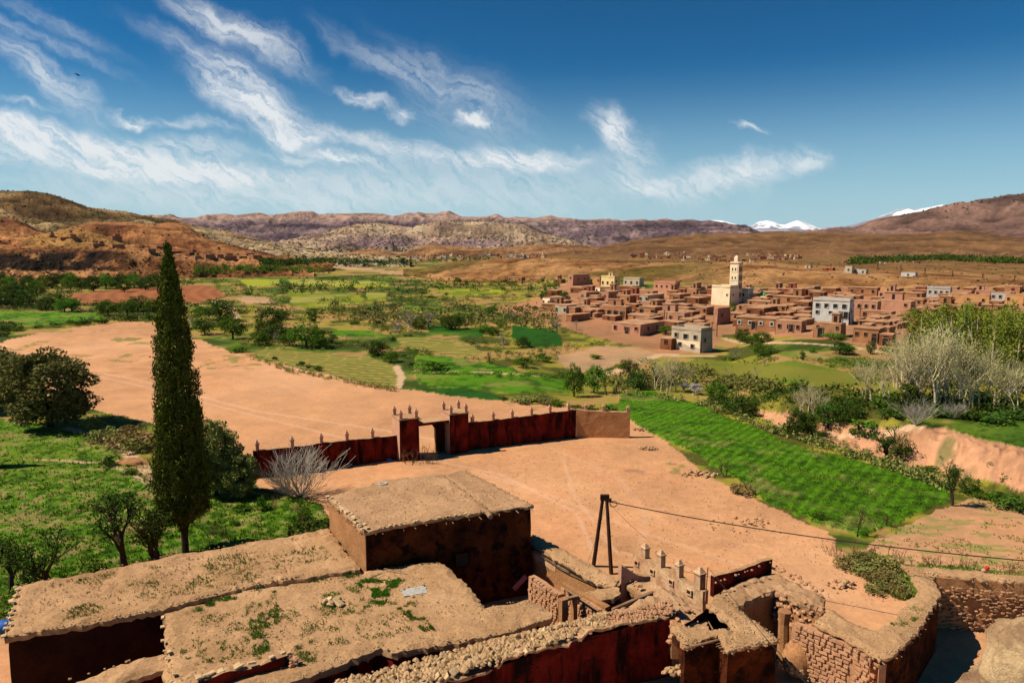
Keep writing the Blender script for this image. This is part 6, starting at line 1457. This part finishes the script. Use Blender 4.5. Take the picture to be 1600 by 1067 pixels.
for i in range(50): t = rnd.random(); put_stone(ST, Vector((t * 2.2 - 1 + rnd.uniform(-.3, .3), -t * 1.6 + .8 + rnd.uniform(-.3, .3), .1 + .3 * rnd.random())), rnd.uniform(.06, .13), rub2)
# -- ruined room
Q_ = empty('ruined_room', (0, 0, 0), 'roofless ruined room with crumbling rubble walls and a dark pit', 'building')
pq = XY([(1126, 926), (1165, 906), (1207, 891), (1250, 912), (1290, 934), (1289, 950), (1250, 938), (1211, 921), (1178, 930), (1150, 946)], 3.0)
mud_roof(pq, 3.0, Q_, 'roof2', .4, seed=61, amp=.2, step=.3); walls(pq, 2.7, -1, Q_, 'mudwall', .05, .2, seed=31)
m = MB(); a_, c_ = P(1116, 920, 3.1), P(1206, 889, 3.1); perlin_wall(m, (a_.x, a_.y), (c_.x, c_.y), 2.6, 3.75, 3.8, .3, .05, .3, 0, 1, 8, .1); link('parapet', m.mesh('parapet', ['red', 'roof']), Q_)
edge_stones(XY([(1116, 913), (1160, 897), (1206, 880)], 3.7), 3.75, Q_, .3, .09, STR, .05, .2)
edge_stones(XY([(1207, 888), (1250, 910), (1288, 934)], 3.05), 3.1, Q_, .22, .15, STR, .16, .05); edge_stones(XY([(1205, 886), (1250, 908), (1290, 932)], 3.05), 3.22, Q_, .28, .13, STR, .15, .2)
a_, c_ = P(1210, 921, 3.0), P(1291, 950, 3.0)
for i in range(150):
    t = rnd.random(); z = 3.0 - rnd.random() ** .8 * 1.7; q = Vector((a_.x, a_.y)).lerp(Vector((c_.x, c_.y)), t); put_stone(STR, Vector((q.x + rnd.uniform(-.12, .12), q.y + rnd.uniform(-.25, .1), z)), rnd.uniform(.10, .22), Q_)
for i in range(70):
    t = rnd.random(); q = P(1130 + 80 * t, 944 - 22 * t + rnd.uniform(-3, 6), 2.9 - .5 * rnd.random()); put_stone(STR, q, rnd.uniform(.06, .14), Q_)
pit = XY([(1150, 950), (1213, 926), (1290, 954), (1275, 972), (1232, 985), (1216, 990), (1185, 975)], 2.9)
# pillar and mud mound
pl_ = empty('mud_pillar', P(1224, 990, 1.5), 'tall lit mud pillar beside the dark pit', 'pillar'); m = MB()
m.tube([(0, 0, -2), (.03, 0, -.5), (0, .02, .6), (.02, 0, 1.3)], [.36, .30, .28, .34], 9); link('shaft', m.mesh('shaft', ['mudwall']), pl_)
def lump_mesh(name, rx, ry, rz_, mat, seed, amp=.25, sub=4):
    bm = bmesh.new(); bmesh.ops.create_icosphere(bm, subdivisions=sub, radius=1); me = bpy.data.meshes.new(name)
    X = np.array([tuple(v.co) for v in bm.verts]); k = 1 + (fbm(X[:, 0] * 1.6 + X[:, 2] * 1.1 + 5, X[:, 1] * 1.6 - X[:, 2] * .9, 5, seed, True) - .5) * amp * 2 + (fbm(X[:, 0] * 6 + X[:, 2] * 5, X[:, 1] * 6 - X[:, 2] * 4, 3, seed + 2) - .5) * amp * .5
    for v, a in zip(bm.verts, k): v.co = Vector((v.co.x * rx * a, v.co.y * ry * a, v.co.z * rz_ * a))
    bm.to_mesh(me); bm.free(); me.materials.append(M[mat]); me.polygons.foreach_set('use_smooth', [True] * len(me.polygons)); return me
md = tag(link('mud_mound', lump_mesh('mud_mound', .85, .7, 1.1, 'mudwall', 3, .18), loc=P(1252, 1030, .9)), 'slumped mud mound against the stone wall', 'mound')
# -- masonry wall and curved roof
Cv = empty('curved_roof_building', (0, 0, 0), 'stone building with a curved mud roof bending round the corner at lower right', 'building'); ZC = 3.2
pC = XY([(1273, 973), (1300, 986), (1332, 1002), (1375, 1031), (1397, 1021), (1418, 1002), (1434, 984), (1447, 964), (1456, 950), (1469, 932), (1464, 914), (1453, 897), (1520, 902), (1600, 909), (1780, 930), (1780, 905), (1600, 898), (1500, 889), (1409, 880), (1425, 900), (1437, 923), (1417, 940), (1394, 971), (1368, 984), (1335, 974), (1294, 949)], ZC)
mud_roof(pC, ZC, Cv, 'roof', .16, seed=71, amp=.07, step=.35)
# stone courses under the lit eave
a_, c_, e_ = P(1238, 968, ZC - .2), P(1334, 1008, ZC - .2), P(1374, 1036, ZC - .2)
course_wall(Cv, (a_.x, a_.y), (c_.x, c_.y), -.6, ZC - .3, ZC - .22, .19, STB, 17, th=.42, maxn=200)
course_wall(Cv, (c_.x, c_.y), (e_.x, e_.y), -.6, ZC - .22, ZC - .22, .19, STB, 17, th=.42, maxn=98)
def face(pts, mat, z1=ZC - .15, z0=-.8, th=.45, name='wall', seed=4, off=0):
    q = XY(pts, z1)
    for a, b in zip(q[:-1], q[1:]):
        m = MB(); perlin_wall(m, a, b, z0, z1, z1, th, .06, .35, 0, 0, seed); link(name, m.mesh(name, [mat]), Cv)
face([(1373, 1034), (1397, 1024), (1418, 1005), (1433, 987), (1446, 967), (1455, 953), (1467, 935)], 'redbrown', th=.4)
face([(1455, 902), (1520, 906), (1600, 913), (1780, 934)], 'mudwall', th=.4)
face([(1467, 935), (1462, 916), (1455, 902)], 'redbrown', th=.3)
a_, c_ = P(1458, 903, ZC - .2), P(1700, 925, ZC - .2)
BW = empty('back_stone_wall', (0, 0, 0), 'rough lit stone facing under the eave at the right edge', 'wall')
for i in range(295):
    t = rnd.random(); q = Vector((a_.x, a_.y)).lerp(Vector((c_.x, c_.y)), t * .75); put_stone(STB, Vector((q.x, q.y - .05, rnd.uniform(-.2, ZC - .6))), 1, BW, 0, .2, 'stone', (rnd.uniform(.08, .2), .10, rnd.uniform(.04, .10)))
sticks(XY([(1453, 897), (1600, 909)], ZC), ZC - .15, Cv, .6, .25); sticks(XY([(1375, 1031), (1397, 1021), (1434, 984), (1456, 950), (1469, 932)], ZC), ZC - .15, Cv, .33, .16)
sticks(XY([(1273, 973), (1332, 1002), (1375, 1031)], ZC), ZC - .15, Cv, .5, .25)
pebbles('gravel', pC, ZC + .02, 1300, .045, '', Cv, 'stone')
G2([(1395, 960), (1445, 940), (1440, 960), (1400, 1000), (1385, 995)], ZC + .02, 260, .075, 'green weeds on the curved mud roof', sp=1.9)
# filling ground masses: raised floor inside the curve and in front
# -- lower left wall fragments
BLr = empty('ruined_wall', (0, 0, 0), 'broken mud wall top at the bottom left corner', 'wall')
pl1 = XY([(60, 1085), (110, 1064), (180, 1042), (254, 1022), (290, 1034), (300, 1085), (262, 1090), (256, 1046), (205, 1062), (150, 1090)], ZR - .3); mud_roof(pl1, ZR - .3, BLr, 'roof', .2, seed=81, amp=.15); walls(pl1, ZR - .5, -1, BLr, 'red', .08, .1)
edge_stones(XY([(110, 1064), (180, 1043), (252, 1024)], ZR - .3), ZR - .2, BLr, .25, .10, ST, .1, .15); edge_stones(XY([(262, 1028), (280, 1045), (290, 1066)], ZR - .3), ZR - .22, BLr, .3, .2, STP, .08, 0)
BL2 = empty('ruined_parapet', (0, 0, 0), 'low red parapet with pale coping stones and a broken end pier', 'wall'); a_, c_ = P(300, 1080, ZR + .1), P(452, 1036, ZR + .1)
m = MB(); perlin_wall(m, (a_.x, a_.y), (c_.x, c_.y), 1.5, ZR + .35, ZR + .5, .45, .05, .3, 0, 1, 14, .1); link('wall', m.mesh('wall', ['red', 'roof2']), BL2)
edge_stones([Vector((a_.x, a_.y + .2)), Vector((c_.x, c_.y + .2))], ZR + .52, BL2, .3, .17, STP, .1, .1)
for i in range(26): put_stone(STR, Vector((c_.x + rnd.uniform(-.1, .45), c_.y + rnd.uniform(-.25, .3), ZR + .45 - rnd.random() * 1.5)), rnd.uniform(.10, .2), BL2)
put = P(8, 978, .4)
tag(link('blue_tarpaulin', lump_mesh('blue_tarpaulin', .5, .4, .35, 'blue', 9, .35, 3), loc=put), 'crumpled blue plastic at the left edge beside the long building', 'tarpaulin')
# -- kasbah parapet at the lower right corner
kp = empty('kasbah_parapet', (0, 0, 0), 'weathered mud parapet with a crumbling lump in the bottom right corner', 'wall')
pk = XY([(1478, 1090), (1492, 1064), (1530, 1030), (1620, 1010), (1800, 1000), (1900, 1300), (1500, 1300)], 17.0); mud_roof(pk, 17.0, kp, 'rock', .3, seed=91, amp=.03, step=.12, rim=.0, jit=.02, name='parapet_top'); walls(pk, 16.8, 0, kp, 'rock', .03, .06)
lm_ = link('crumbling_lump', lump_mesh('crumbling_lump', .60, .5, .50, 'rock', 21, .22, 5), kp); lm_.location = P(1628, 1045, 17.3)
# ---------------------------------------------------------------- poles, wires, small things
pf1, pf2, pt_ = G(926, 884), G(956, 897), None
pm = (pf1 + pf2) / 2; zt = ztop(pm, 775); ap = Pr(945, 776, math.hypot(pm.x, pm.y))
pol = empty('twin_pole', (0, 0, 0), 'dark A-shaped pair of timber poles carrying the power line', 'utility pole')
for f, dx in ((pf1, -.12), (pf2, .12)):
    m = MB(); m.tube([(f.x, f.y, -.5), (ap.x + dx, ap.y, ap.z)], [.15, .11], 10); link('pole', m.mesh('pole', ['pole']), pol)
m = MB(); m.box((ap.x, ap.y, ap.z - .05), (.6, .25, .4)); link('pole_head', m.mesh('pole_head', ['pole']), pol)
for i in range(3): m = MB(); m.tube([(ap.x + .25, ap.y - .1, ap.z - .1 - .1 * i), (ap.x + .45, ap.y - .1, ap.z - .12 - .1 * i)], .05, 6); link('insulator', m.mesh('insulator', ['bark']), pol)
def wire(name, a, b, sag, r, label, n=24, mat='wire'):
    m = MB(); pts = [a.lerp(b, i / n) - Vector((0, 0, sag * 4 * (i / n) * (1 - i / n))) for i in range(n + 1)]; m.tube(pts, r, 5); tag(link(name, m.mesh(name, [mat])), label, 'cable')
wa_ = ap + Vector((.4, 0, -.35)); wire('power_cable', wa_, Pr(1760, 888, 47), .55, .035, 'thick black power cable running from the poles to the right edge')
m = MB(); m.tube([wa_ + Vector((.2 + .25 * math.cos(t * .5), 0, -.15 + .2 * math.sin(t * .5))) for t in range(14)], .03, 5); link('cable_loop', m.mesh('cable_loop', ['wire']), pol)
wire('guy_wire', ap + Vector((.2, 0, -.3)), P(1010, 842, 3.2), .1, .012, 'thin slack wire from the poles to the crenellated wall'); wire('guy_wire', ap + Vector((.1, 0, -.4)), pf1 + Vector((-.4, .2, 0)), .3, .01, 'thin wire hanging down beside the twin poles')
for (a, b, l) in ((P(1102, 938, 2.6), P(1106, 886, 2.6), 'upright thin pole beside the last merlon'), (P(1096, 952, 2.6), P(1114, 983, 2.6), 'leaning stick against the wedge roof')):
    p_ = a; q_ = Pr(*((1106, 886) if 'upright' in l else (1114, 983)), math.hypot(a.x, a.y) - (0 if 'upright' in l else 1.5)); m = MB(); m.tube([p_, q_], .035, 6); tag(link('thin_pole', m.mesh('thin_pole', ['wood'])), l, 'pole')
wire('thin_wire', Pr(1109, 889, 38.3), Pr(1290, 1100, 30), .15, .014, 'thin wire slanting across the wedge roof to the bottom edge')
# stone piles on the open ground
for (u, v, n, sp, l) in ((1012, 702, 40, 1.1, 'pile of small stones near the end of the garden wall'), (1094, 742, 60, 1.7, 'long pile of stones at the edge of the big green field'), (1000, 672, 20, .9, 'crumbled stones at the corner of the garden wall'), (1135, 822, 18, 2.2, 'loose stones scattered on the open ground'), (1318, 915, 26, 1.1, 'loose stones inside the bend of the curved roof'), (1170, 818, 14, 1.8, 'scattered stones right of the open ground centre')):
    g = G(u, v); h = empty('stone_pile', g, l, 'stones')
    for i in range(n):
        a = rnd.uniform(0, 6.28); rr_ = rnd.random() ** .7; put_stone(ST if rnd.random() < .6 else STR, Vector((math.cos(a) * rr_ * sp, math.sin(a) * rr_ * sp * .7, .05 + .35 * (1 - rr_) * (sp < 2))), rnd.uniform(.10, .24) if sp < 2 else rnd.uniform(.06, .14), h)
plz = [Vector((P(u, v).x, P(u, v).y)) for u, v in [(560, 740), (740, 720), (960, 690), (1060, 700), (1290, 835), (1400, 900), (1380, 960), (1100, 900), (960, 880), (840, 800), (730, 730)]]
pebbles('gravel', plz, .03, 2200, .05, 'loose pebbles on the open ground', None, 'stonedark')
eh = tag(link('earth_heap', lump_mesh('earth_heap', 1.6, .9, .5, 'mudwall', 31, .3, 4), loc=G(206, 724)), 'pale earth heap beside the garden footpath', 'mound')
# red bundle on the far end of the curved roof
rc = empty('cloth_bundle', P(1540, 894, ZC), 'small red cloth bundle lying on the far edge of the curved roof', 'bundle')
link('sack', lump_mesh('sack', .14, .12, .12, 'gatelit', 5, .1, 3), rc).location = (-.08, .05, .1); link('cloth', lump_mesh('cloth', .12, .11, .12, 'redcloth', 6, .25, 3), rc).location = (.06, 0, .26)
# pylons and poles on the plateau
for (u, v, h) in ((1371, 424, 11), (1407, 426, 12), (1445, 430, 12), (1488, 434, 11), (1535, 437, 10), (1268, 418, 8), (1298, 420, 8), (1585, 440, 10)):
    g = hit(u, v)
    if g is None: continue
    k = scale_at(g); H = h / k; m = MB()
    for dx in (-.12, .12): m.tube([(dx * H, 0, -.5), (0, 0, H)], .10, 4)
    m.tube([(-.06 * H, 0, H * .5), (.06 * H, 0, H * .5)], .08, 4); m.tube([(-.16 * H, 0, H * .93), (.16 * H, 0, H * .93)], .08, 4)
    tag(link('power_pylon', m.mesh('power_pylon', ['pole']), loc=g), 'small dark power pylon on the plateau behind the village', 'pylon', 'power pylons on the plateau')
for (u, v, h) in ((1112, 529, 26), (1120, 526, 20), (1205, 500, 20), (1269, 480, 16), (1316, 516, 22), (1038, 500, 16), (1550, 492, 18)):
    g = hit(u, v); k = scale_at(g); H = h / k; m = MB(); m.tube([(0, 0, -.5), (0, 0, H)], [.12, .08], 6); m.tube([(-.5, 0, H * .95), (.5, 0, H * .95)], .05, 4); lm = near_lm(u, v)
    tag(link('utility_pole', m.mesh('utility_pole', ['pole']), loc=g), 'thin utility pole %s%s' % (relation(u, v, lm), lm[2]), 'utility pole', 'utility poles in the village')
# bird
g = Pr(122, 118, 55); g.z = float(Pr(122, 118, 55).z); m = MB()
m.add([(0, 0, .03), (.28, 0, 0), (0, .06, 0), (0, -.06, 0), (-.25, 0, .02), (0, 0, -.05)], [(0, 1, 2), (0, 3, 1), (0, 2, 4), (0, 4, 3), (5, 2, 1), (5, 1, 3), (5, 4, 2), (5, 3, 4)])
m.add([(.08, .03, .02), (-.08, .03, .02), (-.14, .30, .12), (.0, .30, .12), (-.2, .52, -.02)], [(0, 1, 2, 3), (3, 2, 4)]); m.add([(.08, -.03, .02), (-.08, -.03, .02), (-.14, -.30, .12), (.0, -.30, .12), (-.2, -.52, -.02)], [(3, 2, 1, 0), (4, 2, 3)])
o = link('bird', m.mesh('bird', ['bird'])); o.location = g; o.scale = (.65, .65, .65); o.rotation_euler = (.3, 0, .9); tag(o, 'small dark bird gliding in the upper left sky', 'bird')

# ---------------------------------------------------------------- labels: make look-alikes tell apart by their order in the view
ORD = ['leftmost', 'second from left', 'third from left', 'fourth from left', 'fifth from left', 'sixth from left', 'seventh from left', 'eighth from left', 'ninth from left', 'tenth from left', 'eleventh from left', 'twelfth from left']
bylab = {}
for o in S.objects:
    if o.parent is None and 'label' in o.keys() and o.get('kind') != 'stuff': bylab.setdefault(o['label'], []).append(o)
for lab, obs in bylab.items():
    if 1 < len(obs) <= 40:
        obs.sort(key=lambda o: float(proj(o.location.x, o.location.y, o.location.z)[0]))
        if len(obs) == 2: obs[0]['label'] = 'left one: ' + lab; obs[1]['label'] = 'right one: ' + lab
        else:
            for i, o in enumerate(obs): o['label'] = ((ORD[i] if i < 12 else '%dth from left' % (i + 1) if i + 1 not in (21, 22, 23, 31, 32, 33) else '%s from left' % {21: '21st', 22: '22nd', 23: '23rd', 31: '31st', 32: '32nd', 33: '33rd'}[i + 1]) + ' ' + lab) if i < len(obs) - 1 else 'rightmost ' + lab
for o in S.objects:
    if 'label' in o.keys() and len(o['label'].split()) > 16: o['label'] = ' '.join(o['label'].split()[:16])
